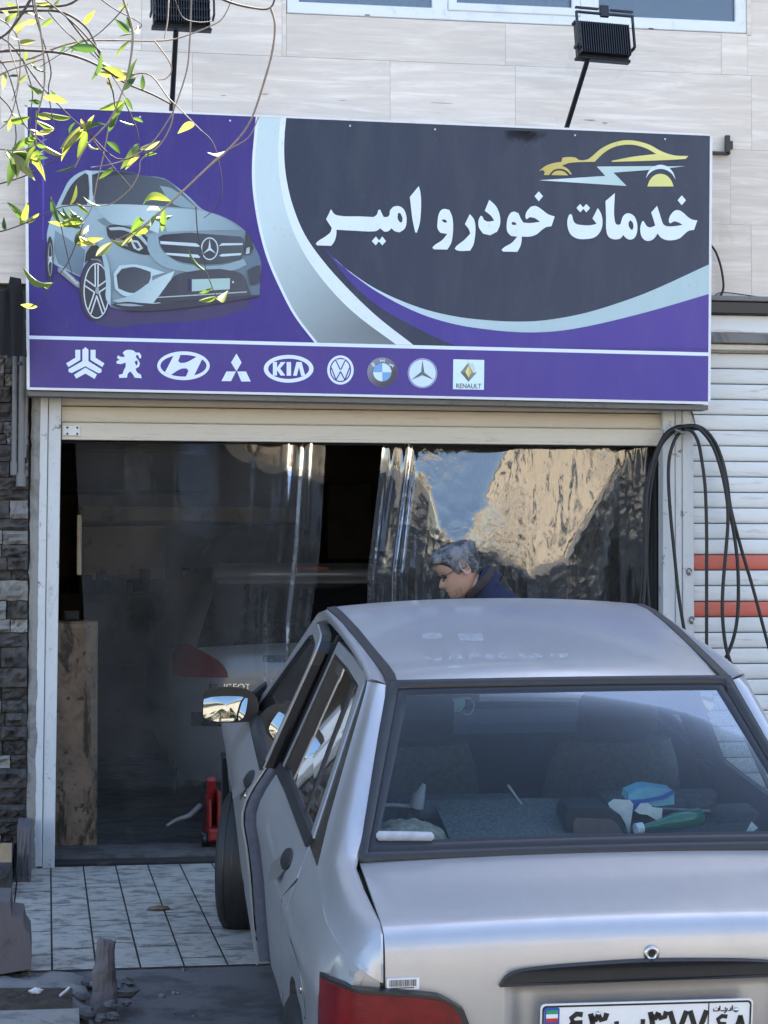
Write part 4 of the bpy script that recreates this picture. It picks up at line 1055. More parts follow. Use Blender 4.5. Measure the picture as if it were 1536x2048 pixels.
        CB(MB().shell(k, (0, .02, 0), flip=(s < 0)), 'door_edge', GK, d)
        P = [[tf((s*.70, y, z)) for y in (1.90, 2.74)] for z in (.34, .95)]
    else: P = [[tf((s*.70, y, z)) for y in (1.2, 1.84)] for z in (.34, .95)]
    CB(MB().shell(P, (s*.02, 0, 0), flip=(s > 0)), 'door_trim', M['interior_dark'], d)
    return d
simple('open_edge', (.17, .19, .25), .4, .4)
door(-1, 'f', R(3.0), 'door', 'front left door standing slightly ajar'); door(-1, 'r', 0, 'door', 'rear left door')
door(1, 'f', 0, 'door'); door(1, 'r', 0, 'door')
# quarter panels, fenders, sills, pillars
def arch(y, yc, r=.325, zc=.262): return zc+math.sqrt(max(0, r*r-(y-yc)**2)) if abs(y-yc) < r else 0
for s in (-1, 1):
    P = []; ys_ = [.088, .10, .12, .15, .20, .25, .30, .36, .42, .48, .5349, .536, .55, .60, .66, .72, .78, .843, .846, .90, .947, .98, 1.06, 1.133, 1.16, 1.18, 1.184, 1.1855, 1.24, 1.32, 1.38, 1.42]
    for y in ys_:
        zl = max(arch(y, .86), .26) if y > .24 else .815
        zh = belt(y) if y < .845 else ip(y, [.845, .90, .947, .98, 1.133, 1.235, 1.32, 1.43], [.872, .835, .81, .79, .70, .60, .50, .374])
        if zh < zl+.02: zh = zl+.02
        P.append([(Sd(y, zl+(zh-zl)*j/16, s), y, zl+(zh-zl)*j/16) for j in range(17)])
    CB(MB().shell(P, (-s*.02, 0, 0), flip=(s > 0)), 'rear_quarter', PAINT)
    k = [[(Sd(y, z, s), y, z) for z in (.30, .45, .575)] for y in (.10, .16, .22, .30, .40, .52)]
    CB(MB().shell(k, (-s*.02, 0, 0), flip=(s > 0)), 'rear_quarter', PAINT)
    # piece of the quarter above the door cut, below the waist strip
    P = []
    for y in [.845, .86, .88, .90, .925, .943]:
        zl = ip(y, [.845, .943], [.876, .938]); zh = belt(y)
        P.append([(Sd(y, zl+(zh-zl)*j/3, s), y, zl+(zh-zl)*j/3) for j in range(4)])
    CB(MB().shell(P, (-s*.02, 0, 0), flip=(s > 0)), 'rear_quarter', PAINT)
    P = [[(Sd(y, z, s), y, z) for z in (.20, .24, .29)] for y in [1.2, 1.43, 1.86, 2.3, 2.8]]
    CB(MB().shell(P, (-s*.03, 0, 0), flip=(s > 0)), 'sill', PAINT)
    P = []
    for y in [2.763+.0, 2.80, 2.86, 2.874, 2.88, 2.92, 2.98, 3.06, 3.14, 3.20, 3.28, 3.36, 3.44, 3.50, 3.52, 3.526, 3.54, 3.6, 3.68, 3.76, 3.83, 3.86]:
        zl = max(arch(y, 3.2), .24); zh = belt(y)
        P.append([(Sd(y, zl+(zh-zl)*j/12, s), y, zl+(zh-zl)*j/12) for j in range(13)])
    CB(MB().shell(P, (-s*.02, 0, 0), flip=(s > 0)), 'front_wing', PAINT)
    # roof rail over the doors, A pillar
    k = []
    rail = [(1.075, 1.384), (1.13, 1.388), (1.25, 1.394), (1.5, 1.397), (1.8, 1.396), (2.0, 1.392), (2.14, 1.388), (2.27, 1.360), (2.50, 1.195), (2.72, 1.04), (2.86, .955)]
    for i, (y, z) in enumerate(rail):
        ix = ip(y, [1.075, 1.2, 1.6, 2.15, 2.3, 2.9], [.497, .503, .517, .535, .54, .63]); iz = ip(y, [1.075, 1.15, 1.4, 1.7, 2.1, 2.2, 2.32, 2.86], [1.378, 1.396, 1.409, 1.427, 1.430, 1.415, 1.37, .99])
        ox = G(z)+.010
        row = []
        for j in range(6):
            u = j/5; row.append((s*(ox+(ix-ox)*u+.014*math.sin(math.pi*u)), y+(-.035*u if i == 0 else (.0 if y < 2.2 else .02*u)), z+(iz-z)*u+.012*math.sin(math.pi*u)))
        k.append(row)
    CB(MB().shell(k, (-s*.02, 0, -.012), flip=(s > 0)), 'roof_rail', PAINT)
    # dark drip moulding, from the windscreen along the roof and down beside the rear glass
    k = []
    for y, x, z in [(2.16, .517, 1.428), (2.0, .513, 1.434), (1.7, .500, 1.430), (1.4, .485, 1.414), (1.2, .474, 1.404), (1.10, .470, 1.396), (1.04, .473, 1.386), (1.00, .480, 1.362)]:
        wd = .030; k.append([(s*(x-.002), y, z-.006), (s*x, y, z+.003), (s*(x+wd), y, z-.001), (s*(x+wd+.002), y, z-.010)])
    CB(MB().shell(k, (0, 0, -.012), smooth=False, flip=(s < 0)), 'drip_moulding', DT)
    # C pillar running into the shoulder
    I = [(.497, 1.035, 1.378), (.503, 1.00, 1.352), (.530, .90, 1.268), (.565, .79, 1.175), (.600, .69, 1.088), (.637, .605, 1.018), (.655, .53, 1.001), (.652, .40, .984), (.645, .28, .972), (.640, .18, .967), (.642, .12, .955), (.645, .093, .925), (.646, .083, .895), (.646, .079, .850)]
    O = [(G(1.384)+.010, 1.075, 1.384), (G(1.36)+.006, 1.052, 1.36), (G(1.27)+.006, .985, 1.27), (G(1.16)+.006, .905, 1.16), (G(1.05)+.006, .82, 1.05), (None, .742, None), (None, .64, None), (None, .48, None), (None, .34, None), (None, .22, None), (None, .14, None), (None, .115, None), (None, .10, None), (None, .085, None)]
    k = []
    for i, (a, o) in enumerate(zip(I, O)):
        if o[0] is None:
            zt_ = belt(o[1]); o = (abs(Sd(o[1], zt_, 1)), o[1], zt_)
        b0 = ip(i, [0, 1, 3, 5, 7, 10, 13], [.012, .022, .030, .028, .020, .004, .0])
        row = []
        for j in range(9):
            u = j/8; p = Vector(o)*(1-u)+Vector(a)*u; w = math.sin(math.pi*u**1.7)*b0
            row.append((s*(p.x+w*.75), p.y-w*(.75 if i < 6 else .15), p.z+w*(.35 if i < 6 else 1.0)))
        k.append(row)
    CB(MB().shell(k, (-s*.006, .004, -.003), flip=(s > 0)), 'rear_pillar', PAINT)
    # black trim between rear door frame and pillar, with its pointed foot
    top = [(1.150, 1.386), (1.035, 1.18), (.925, .968), (.945, .944)]; bot = [(1.078, 1.384), (.940, 1.18), (.775, .968), (.752, .944)]
    k = [[(s*(G(a[1])+.0005), a[0], a[1]), (s*(G(c[1])+.0005), c[0], c[1])] for a, c in zip(top, bot)]
    CB(MB().shell(k, (-s*.02, 0, 0), smooth=False, flip=(s > 0)), 'pillar_trim', M['black_trim_brown_sheen'] if 'black_trim_brown_sheen' in M else simple('black_trim_brown_sheen', (.030, .024, .018), .25))  # black plastic; the brown reflection is put into its colour
    k = [[(s*(G(z)+.006), 1.862-.046*u, z) for u in (0, 1)] for z in (.945, 1.1, 1.25, 1.385)]
    CB(MB().shell(k, (-s*.03, 0, 0), smooth=False, flip=(s > 0)), 'centre_pillar', GK)
    k = [[(s*(W(z)-.035), y, z) for y in (1.80, 1.92)] for z in (.3, .45, .6, .75, .94)]
    CB(MB().shell(k, (-s*.03, 0, 0), smooth=False, flip=(s > 0)), 'centre_pillar', GK)
    # dark inner skin closing the shut lines
    k = [[(s*(W(min(z, .90))-.05), y, z) for z in (.24, .5, .75, .93)] for y in (1.15, 1.5, 1.82)]
    CB(MB().grid(k), 'inner_panel', GK)
    k = [[(s*.60, y, z) for z in (.1, .85)] for y in (.3, 1.35)]; CB(MB().grid(k), 'wheel_housing', GK)
    k = [[(s*.52, y, z) for z in (.1, .85)] for y in (2.75, 3.7)]; CB(MB().grid(k), 'wheel_housing', GK)
for s in (-1, 1):
    k = [[(s*x, y, z) for z in (.812, .85, .872)] for x, y in ((.6475, .086), (.68, .088), (.71, .094), (abs(Sd(.112, .85, 1))-.003, .112))]
    CB(MB().shell(k, (0, .01, 0), flip=(s < 0)), 'rear_quarter', PAINT)
# channel below the boot lid gaps
for s in (-1, 1):
    k = [[(s*x_, y, z-.012) for x_ in (.615, .668)] for y, z in ((.62, 1.0), (.5, .985), (.3, .958), (.14, .95), (.10, .92), (.10, .80))]
    CB(MB().grid(k), 'boot_channel', GK)
# roof
def roofz(y): return ip(y, [1.02, 1.06, 1.15, 1.4, 1.7, 2.0, 2.16], [1.374, 1.387, 1.398, 1.414, 1.430, 1.436, 1.428])
def roofx(y): return ip(y, [1.02, 1.1, 1.4, 1.7, 2.0, 2.16], [.482, .472, .487, .502, .515, .519])
P = []
for y in [1.015, 1.03, 1.06, 1.10, 1.16, 1.25, 1.35, 1.45, 1.6, 1.75, 1.9, 2.0, 2.08, 2.13, 2.165]:
    P.append([((-1+2*i/20)*roofx(y), y+.024*max(0, (1.3-y)/.28)-(.018*(1-(-1+2*i/20)**2) if y < 1.3 else 0)*max(0, (1.3-y)/.28), roofz(y)+.024*(1-abs(-1+2*i/20)**2.2)*(1 if y > 1.1 else (.45+.55*(y-1.02)/.08))) for i in range(21)])
roof = CB(MB().shell(P, (0, 0, -.004), flip=True), 'roof', PAINT)
P = [[((-1+2*i/6)*.50, y, z) for i in range(7)] for y, z in ((1.06, 1.345), (1.3, 1.375), (1.7, 1.385), (2.1, 1.375))]
CB(MB().shell(P, (0, 0, .004)), 'headliner', M['headliner'])
simple('heater', (.06, .045, .035), .6)
# rear glass and its rubber
def rg(u, v, grow=0, o=0):
    # u -1..1 across, v 0 bottom..1 top
    gx_ = (.605+grow)*(1-v)+(.468+grow)*v; x = u*gx_
    y = .608+(1.022-.608)*v; z = 1.020+(1.367-1.020)*v
    L = math.hypot(1.022-.608, 1.367-1.020)
    y += ((v-.5)*2*grow)*(.414/L); z += ((v-.5)*2*grow)*(.347/L)
    bow = .020*(1-u*u)+.005*math.sin(math.pi*v)
    return (x, y-bow*.75-o*.64, z+bow*.45*(.6 if v > .9 else 1)+o*.77)
P = [[rg(-1+2*i/16, j/8) for i in range(17)] for j in range(9)]
CB(MB().grid(P), 'rear_window', M['rear_car_glass'])
def ringstrip(g0, g1, o0, o1, vb=0):
    path = [(-1+2*i/16, 0) for i in range(17)]+[(1, j/8) for j in range(1, 9)]+[(1-2*i/16, 1) for i in range(1, 17)]+[(-1, 1-j/8) for j in range(1, 8)]
    k = [[Vector(rg(u, v, g, o)) for g, o in ((g1, o1*.2), (g1*.8+g0*.2, o1), (g0*.8+g1*.2, o1), (g0, o0))] for u, v in path]
    return MB().grid(k, close_u=True, flip=True)
CB(ringstrip(-.022, .006, .0006, .004), 'window_ceramic_edge', GK)
CB(ringstrip(.004, .034, .003, .011), 'window_rubber', M['dark_trim'])
P = [[rg(-1+2*i/16, v, .0, .0012) for i in range(17)] for v in (.0, .055)]
CB(MB().grid(P), 'window_ceramic_edge', GK)
for q in range(0):
    v = .10+.083*q; CB(MB().grid([[rg(-.93+1.86*i/16, v_, .0, .0009) for i in range(17)] for v_ in (v, v+.0045)]), 'heater_line', M['heater'])
# boot lid
PR = [(.572, 1.014), (.545, 1.013), (.47, 1.009), (.38, 1.002), (.29, .994), (.21, .988), (.16, .984), (.13, .979), (.108, .969), (.094, .953), (.085, .932), (.079, .908), (.075, .885), (.073, .86), (.072, .842), (.071, .83), (.070, .80), (.069, .76), (.068, .70), (.068, .62), (.070, .56)]
us = [-1+2*i/40 for i in range(41)]+[.545, -.545, .47, -.47]; us = sorted(us)
P = []
for y, z in PR:
    row = []
    for u in us:
        x = u*.634; zz_ = z-(.016 if z > .9 else .016*max(0, (z-.84)/.06))*u*u; yy = y+.028*u*u*(1 if y > .12 else .6)
        if z <= .842:
            q = max(0, min(1, (.348-abs(x))/.046)); yy += .030*q*q*(3-2*q)*(1 if z < .835 else .5)
        row.append((x, yy, zz_))
    P.append(row)
lid = CB(MB().shell(P, (0, .012, -.008), flip=False), 'boot_lid', PAINT)
# grip moulding, lock, plate, sticker
lp = smooth([(-.362, .834), (-.350, .852), (-.325, .868), (-.285, .875), (-.15, .884), (0, .888), (.15, .884), (.285, .875), (.325, .868), (.350, .852), (.362, .834), (.2, .838), (0, .841), (-.2, .838)], 4, 60)
m = MB(); m.poly([lp], lambda p: (p[0], .048+.012*(p[0]/.36)**2, p[1]), depth=.035, back=(0, 1, 0)); o = CB(m, 'grip_moulding', DT); weld(o); bevel(o, .006, 3)
lx = cat_(1303, 1907, .076)
CB(MB().lathe([(.0085, -.002), (.010, -.0045), (.0125, -.0055), (.0165, -.0055), (.0195, -.002), (.0200, .004)], lx, (0, 1, 0), 28), 'boot_lock', M['steel'])
CB(MB().lathe([(0, -.0010), (.0088, -.0005), (.0125, -.0035)], lx, (0, 1, 0), 24), 'lock_barrel', DT)
CB(MB().box(lx.x-.0012, lx.x+.0012, lx.y-.0030, lx.y, lx.z-.005, lx.z+.005), 'lock_slot', M['plate_black'])
def pc(px, py): return cat_(px, py, .052)
pTL, pTR = pc(1081, 2008), pc(1506, 1996)
ex = (pTR-pTL).normalized(); ez = Vector((0, -.0, 1)); ez = (ez-ex*ez.dot(ex)).normalized(); PW = (pTR-pTL).length; PH = PW*110/520
def pp(u, v, o=0): return pTL+ex*u*PW-ez*v*PH+Vector((0, -o, 0))    # u,v 0..1
def rrect(u0, v0, u1, v1, r, n=5):
    a = PH/PW; out = []
    for cx, cy, a0 in ((u1-r*a, v0+r, -90), (u1-r*a, v1-r, 0), (u0+r*a, v1-r, 90), (u0+r*a, v0+r, 180)):
        for i in range(n+1):
            t_ = R(a0+90*i/n); out.append((cx+r*a*math.cos(t_), cy+r*math.sin(t_)))
    return out
plate = None
def pl(loops, name, mat, o, par, d=.001):
    m = MB(); m.poly(loops if isinstance(loops[0], list) else [loops], lambda p: pp(p[0], p[1], o), depth=d, back=(0, 1, 0)); m.f = [f[::-1] for f in m.f]
    return CB(m, name, mat, par)
plate = pl(rrect(0, 0, 1, 1, .10), 'number_plate', M['plate_white'], .003, car_t, .004)
pl([rrect(.008, .035, .992, .965, .09), rrect(.016, .075, .984, .925, .07)[::-1]], 'plate_border', M['plate_black'], .0042, plate)
pl(rrect(.018, .08, .088, .92, .04), 'blue_band', M['plate_blue'], .0042, plate)
for v0, v1, mt in ((.13, .22, 'flag_green'), (.22, .31, 'plate_white'), (.31, .40, 'flag_red')): pl([(.026, v0), (.080, v0), (.080, v1), (.026, v1)], 'flag_stripe', M[mt], .0048, plate, .0004)
pl([(.786, .05), (.791, .05), (.791, .95), (.786, .95)], 'plate_divider', M['plate_black'], .0042, plate)
def st(pts, w, u0, v0, k): 
    q = [Vector((x, y)) for x, y in pts]; L, R2 = [], []
    for i, p in enumerate(q):
        d = (q[min(i+1, len(q)-1)]-q[max(i-1, 0)]).normalized(); n = Vector((-d.y, d.x))*w/2; L.append(p+n); R2.append(p-n)
    return [(u0+p.x*k*PH/PW, v0+p.y*k) for p in L+R2[::-1]]
def glyph(strokes, u, v, k, w=.19):
    for s_ in strokes: pl(st(s_, w, u, v, k), 'numeral', M['plate_black'], .0042, plate, .0006)
g4 = [[(.62, .05), (.40, .02), (.22, .16), (.30, .34), (.62, .34)], [(.30, .32), (.14, .52), (.08, .98)]]
g3 = [[(.06, .02), (.10, .22), (.24, .26), (.36, .05)], [(.34, .1), (.44, .26), (.58, .22), (.64, .02)], [(.10, .1), (.16, .50), (.30, 1.0)]]
g7 = [[(.04, .02), (.20, .50), (.34, .98)], [(.64, .02), (.48, .50), (.34, .98)]]
g6 = [[(.60, .06), (.36, .02), (.18, .16), (.26, .36), (.56, .40)], [(.30, .38), (.22, .6), (.12, .98)]]
g8 = [[(.34, .02), (.20, .50), (.04, .98)], [(.34, .02), (.48, .50), (.62, .98)]]
be = [[(.0, .30), (.05, .62), (.35, .74), (.75, .72), (.98, .55), (.98, .25)]]
glyph(g4, .115, .22, .62); glyph(g3, .225, .22, .62); glyph(be, .355, .24, .60, .17); glyph([[(.50, .92), (.51, 1.04)]], .355, .24, .60, .14); glyph(g3, .505, .22, .62); glyph(g7, .600, .22, .62); glyph(g7, .695, .22, .62)
glyph(g6, .815, .36, .50); glyph(g8, .905, .36, .50)
for s_ in ([(0, .5), (0, .95), (.9, .95), (.9, .4)], [(1.15, 0), (1.15, .95)], [(1.35, .95), (2.2, .95), (2.2, .3)], [(2.0, 1.4), (2.5, .95), (2.5, .5)], [(2.75, .95), (3.2, .95), (3.2, .4)], [(3.5, 0), (3.5, .95)], [(.4, .35), (.5, .35)]):
    pl(st(s_, .22, .812, .14, .12), 'lettering', M['plate_black'], .0042, plate, .0006)
for u in (.268, .918): CB(MB().lathe([(0, -.003), (.005, -.002), (.0065, .001)], pp(u, .24, .005), (0, 1, 0), 12), 'screw', M['steel'], plate)
# barcode sticker
a, b_ = cat_(773, 1957, .086), cat_(838, 1977, .086)
stk = CB(MB().box(a.x, b_.x, a.y-.004, a.y+.003, b_.z, a.z), 'barcode_sticker', M['plate_white'])
x = a.x+.006; rs = random.Random(4)
while x < b_.x-.008:
    w = rs.choice([.0008, .0014, .0022]); CB(MB().box(x, x+w, a.y-.0045, a.y-.004, b_.z+.008, a.z-.003), 'bar', M['plate_black'], stk); x += w+rs.choice([.0008, .0014])
CB(MB().box(a.x+.008, b_.x-.012, a.y-.0045, a.y-.004, b_.z+.003, b_.z+.0055), 'bar', GK, stk)
# tail lamps
LS0 = [(.444, .060, .70), (.449, .058, .742), (.462, .056, .775), (.482, .055, .797), (.510, .054, .812), (.58, .055, .822), (.64, .056, .828), (.70, .058, .834), (.745, .092, .836), (.768, .130, .830), (.779, .18, .822), (.785, .235, .812)]
LS = LS0[:8]+[(abs(Sd(y, .74, 1))+.004, y, z) for x, y, z in LS0[8:]]
for s in (-1, 1):
    def lampgrid(ex_, fo):
        k = []
        for i, (x, y, z) in enumerate(LS):
            row = []
            for j in range(10):
                v = j/9; zz_ = z+ex_-(z+ex_-.585+ex_)*v
                bul = fo*(.25+.75*math.sin(math.pi*min(1, .12+v*.8)))*(1 if 0 < i < len(LS)-1 else .3)
                nx, ny = (0, -1) if i < 6 else ((.4, -.9) if i < 8 else (.9, -.4))
                xx = x-(ex_*1.6 if i < 3 else 0)
                row.append((s*(xx+nx*bul), y+ny*bul, zz_))
            k.append(row)
        return k
    lamp = CB(MB().shell(lampgrid(0, .016), (0, .03, 0), flip=(s < 0)), 'tail_lamp', M['lamp_red'])
    CB(MB().shell(lampgrid(.008, .010), (0, .03, 0), flip=(s < 0)), 'lamp_gasket', GK, lamp)
# bumpers, bonnet, windscreen, nose
for nm, ys0, ys1 in (('rear_bumper', -.02, .10), ('front_bumper', 3.93, 3.80)):
    k = []
    for i in range(17):
        u = -1+2*i/16; x = .80*u; y = ys0+(ys1-ys0)*abs(u)**6
        k.append([(x, y+(.02 if z in (.30, .57) else 0)*(1 if ys1 > ys0 else -1), z) for z in (.30, .34, .52, .57)])
    CB(MB().shell(k, (0, .12 if ys1 > ys0 else -.12, 0), flip=(ys1 < ys0)), nm, DT)
P = [[((-1+2*i/12)*xw, y, z-.02*(-1+2*i/12)**2) for i in range(13)] for y, xw, z in ((2.84, .70, .975), (3.1, .72, .955), (3.4, .72, .915), (3.65, .71, .865), (3.80, .70, .82), (3.86, .69, .78))]
CB(MB().shell(P, (0, 0, -.015)), 'bonnet', PAINT)
P = [[((-1+2*i/12)*.72, y, z) for i in range(13)] for y, z in ((3.865, .77), (3.88, .60))]
CB(MB().shell(P, (0, -.02, 0)), 'grille', GK)
P = [[((-1+2*i/12)*xw, y+.05*(1-(-1+2*i/12)**2), z) for i in range(13)] for y, xw, z in ((2.165, .505, 1.425), (2.4, .55, 1.275), (2.62, .59, 1.13), (2.86, .63, .985))]
CB(MB().grid(P), 'windscreen', M['car_glass'])
for s in (-1, 1): CB(MB().cbox(s*.60-.11, s*.60+.11, 3.86, 3.90, .64, .76, .01), 'headlamp', M['chrome'])
CB(MB().box(-.66, .66, .15, 3.7, .17, .22), 'floor_pan', GK)
P = [[(x, .12, z) for x in (-.68, .68)] for z in (.25, .80)]; CB(MB().grid(P), 'rear_bulkhead', GK)
CB(MB().box(-.62, .62, .12, .66, .80, .84), 'boot_floor', GK)
# wheels
for (x, y, st_) in ((-.705, .86, 0), (.705, .86, 0), (-.735, 3.2, R(-13)), (.705, 3.2, R(-13))):
    o = (x, y, .272); s = -1 if x < 0 else 1; ax = Matrix.Rotation(st_, 3, 'Z') @ Vector((s, 0, 0))
    w = CB(MB().lathe([(.165, -.078), (.19, -.085), (.245, -.084), (.262, -.074), (.2695, -.055), (.2715, -.02), (.2715, .02), (.2695, .055), (.262, .074), (.245, .084), (.19, .085), (.165, .078)], o, ax, 48), 'wheel', M['black_rubber'])
    CB(MB().lathe([(.168, .078), (.172, .070), (.160, .04), (.15, .03), (.06, .045), (.03, .055), (0, .055)], o, ax, 32), 'rim', M['silver_trim'], w)
    for k in range(5):
        m = MB(); 
        for j in range(12):
            a0 = 2*math.pi*(j+.5)/12
        for off in (-.045, 0.0, .045):
            pass
    for off in (-.05, -.017, .017, .05):
        CB(MB().lathe([(.2712, off-.003), (.2722, off), (.2712, off+.003)], o, ax, 48), 'tread_rib', GK, w)
# fuel flap
m = MB(); lp = smooth([(.838, .716), (.72, .722), (.60, .716), (.572, .69), (.566, .63), (.585, .59), (.70, .575), (.82, .585), (.842, .62)], 5, 70)
for lp_, o_, nm, mt in (([(.704+(y-.704)*1.05, .65+(z-.65)*1.08) for y, z in lp], .0006, 'flap_gap', GK), (lp, .0022, 'fuel_flap', PAINT)):
    m = MB(); cx = (.704, .65); pts = [(Sd(y, z, -1)-o_, y, z) for y, z in lp_]; c_ = (Sd(.704, .65, -1)-o_-.001, .704, .65)
    m.add([c_]+pts, [(0, i+1, (i+1) % len(pts)+1) for i in range(len(pts))], smooth=False); m.f = [f[::-1] for f in m.f]
    m.grid([pts, [(p[0]+.004, p[1], p[2]) for p in pts]], close_v=True); ff = CB(m, nm, mt)
CB(MB().lathe([(0, .004), (.010, .003), (.012, 0)], (Sd(.62, .65, -1)-.002, .62, .65), (-1, 0, 0), 14), 'flap_lock', M['steel'])
# door mirrors
mp_ = lambda x, y, Y: cat_(380+x/4.8, 1340+y/4.8, Y)
hs = smooth([(115, 430), (118, 330), (135, 225), (190, 195), (500, 178), (580, 200), (650, 285), (648, 420), (600, 490), (520, 500), (170, 492), (125, 470)], 3, 50)
gs = smooth([(150, 240), (170, 225), (470, 205), (535, 225), (552, 260), (545, 340), (510, 445), (465, 472), (170, 466), (128, 440), (125, 400)], 3, 50)
for s in (-1, 1):
    mir = lambda v: (v[0]*(1 if s < 0 else -1), v[1], v[2])
    F1 = [mir(mp_(p[0], p[1], 2.60)) for p in hs]; c_ = Vector(mir(mp_(340, 340, 2.60)))
    F2 = [tuple(c_+(Vector(q)-c_)*.92+Vector((0, .05, 0))) for q in F1]; F3 = [tuple(c_+(Vector(q)-c_)*.55+Vector((0, .085, 0))) for q in F1]
    m = MB(); m.grid([F1, F2, F3], close_v=True, flip=(s > 0)); m.add(F3, [tuple(range(len(F3)))]); m.add(F1, [tuple(range(len(F1)))])
    hm = CB(m, 'door_mirror', M['black_metal'])
    zc_ = mp_(340, 340, 2.597).z
    G1 = [mir(mp_(p[0], p[1], 2.597)) for p in gs]; G1 = [(q[0], q[1]+(q[2]-zc_)*math.tan(R(16.6))-.004, q[2]) for q in G1]
    cg = sum((Vector(q) for q in G1), Vector())/len(G1); rows_ = [[tuple(cg+(Vector(q)-cg)*f_+Vector((0, -.0045*(1-f_*f_), 0))) for q in G1] for f_ in (1, .85, .7, .55, .4, .25, .12, .01)]
    CB(MB().grid(rows_, close_v=True, flip=(s > 0)), 'mirror_pane', M['mirror_glass'], hm)
    A1 = [mir(mp_(x, y, Y)) for x, y, Y in ((600, 240, 2.62), (650, 200, 2.66), (740, 130, 2.72))]; A2 = [mir(mp_(x, y, Y)) for x, y, Y in ((590, 480, 2.62), (640, 500, 2.64), (710, 525, 2.68))]
    CB(MB().shell([A1, A2], (0, .05, 0), smooth=False, flip=(s > 0)), 'mirror_arm', M['black_metal'], hm)
# worn decals on the roof
def rpt(px, py):
    o = CAi @ CAM; d = (CAi.to_3x3() @ ray(px, py)); z = 1.43; p = None
    for _ in range(12):
        p = o+d*((z-o.z)/d.z); u = max(-1, min(1, p.x/roofx(p.y))); z = roofz(p.y)+.024*(1-abs(u)**2.2)+.0012
    return p
dz_ = lambda x, y: (800+x/3.84, 1220+y/3.84)
def decal(pts, name='decal'):
    P_ = [rpt(*dz_(x, y)) for x, y in pts]; CB(MB().add(P_, [tuple(range(len(P_)))]), name, M['decal'])
decal([(165, 205), (190, 180), (250, 172), (300, 178), (328, 195), (310, 218), (240, 226), (185, 220)])
decal([(432, 172), (450, 182), (635, 180), (640, 240), (460, 236)])
for pts in ([(190, 360), (215, 362), (243, 378), (225, 390)], [(262, 380), (300, 372), (322, 352), (325, 388), (270, 392)], [(362, 385), (385, 347), (398, 347), (390, 388)], [(438, 385), (455, 335), (470, 340), (492, 388), (465, 378)], [(525, 340), (560, 335), (615, 345), (612, 360), (560, 362), (535, 385)],
            [(635, 355), (665, 345), (675, 322), (690, 342), (725, 345), (715, 378), (680, 380), (660, 365)], [(745, 360), (760, 330), (800, 322), (815, 340), (780, 345), (790, 365), (825, 362), (815, 383), (770, 380)], [(862, 360), (885, 358), (885, 366)], [(890, 340), (930, 322), (950, 345), (975, 375), (940, 355), (915, 380), (920, 350)],
            [(995, 352), (1040, 330), (1075, 340), (1100, 358), (1085, 374), (1005, 374)], [(1120, 330), (1150, 340), (1192, 332), (1165, 365)], [(1212, 335), (1295, 333), (1280, 365), (1240, 376), (1220, 362)], [(370, 430), (470, 428), (470, 445), (372, 448)]):
    decal(pts, 'faded_numeral')
# inside the car
CB(MB().shell([[(x, y, z) for x in (-.56, -.3, 0, .3, .56)] for y, z in ((.60, .985), (.75, .972), (.90, .965), (1.02, .962))], (0, 0, -.02)), 'parcel_shelf', M['shelf_felt'])
CB(MB().cbox(-.60, .60, 1.02, 1.15, .45, .985, .02), 'rear_seat', M['seat_cloth'])
for x in (-.30, .30): 
    CB(MB().cbox(x-.17, x+.17, 1.01, 1.10, .97, 1.045, .03), 'rear_seat', M['seat_edge'] if False else M['seat_cloth'])
def seat(x):
    k = []
    for i in range(9):
        z = .45+.62*i/8; w = .23-.05*max(0, (z-.85)/.22)**2
        k.append([(x+w*math.cos(a), 1.80-.20*(z-.45)+.075*math.sin(a), z) for a in [2*math.pi*j/16 for j in range(16)]])
    m = MB().grid(k, close_v=True); m.add(k[-1], [tuple(range(16))]); s_ = CB(m, 'front_seat', M['seat_cloth'])
    k = [[(x+.13*math.cos(a)*f, 1.655+.05*math.sin(a)*f-.1*(z-1.1), z) for a in [2*math.pi*j/16 for j in range(16)]] for z, f in ((1.08, .8), (1.10, 1), (1.20, 1), (1.235, .85), (1.245, .3))]
    CB(MB().grid(k, close_v=True), 'headrest', M['interior_dark'], s_)
seat(-.33); seat(.33)
CB(MB().cbox(-.66, .66, 2.55, 2.85, .60, .93, .03), 'dashboard', M['interior_dark'])
CB(MB().tube([(-.33+.18*math.cos(a), 2.40+.06*math.sin(a)*.5, .90+.17*math.sin(a)) for a in [2*math.pi*i/24 for i in range(25)]], .012, 8, caps=False), 'steering_wheel', M['interior_dark'])
a, b_ = cat_(862, 1560, 1.10), cat_(1020, 1612, 1.10)
CB(MB().tube([cat_(x, y, 1.0) for x, y in ((832, 1615), (838, 1590), (848, 1568))], [.022, .018, .006], 8), 'seat_cover_fold', M['seat_edge'])
CB(MB().tube([cat_(x, y, 1.0) for x, y in ((1016, 1570), (1030, 1590), (1046, 1612), (1110, 1614), (1210, 1612), (1300, 1616), (1420, 1622))], .004, 6), 'seat_piping', M['seat_edge'])
CB(MB().tube([cat_(x, y, 1.0) for x, y in ((750, 1611), (790, 1610), (822, 1613))], .006, 6), 'seat_piping', M['seat_edge'])
# interior mirror
q = cat_(905, 1388, 2.05)
CB(MB().cbox(q.x-.09, q.x+.09, 2.03, 2.06, q.z-.03, q.z+.03, .01), 'rear_view_mirror', M['interior_dark'])
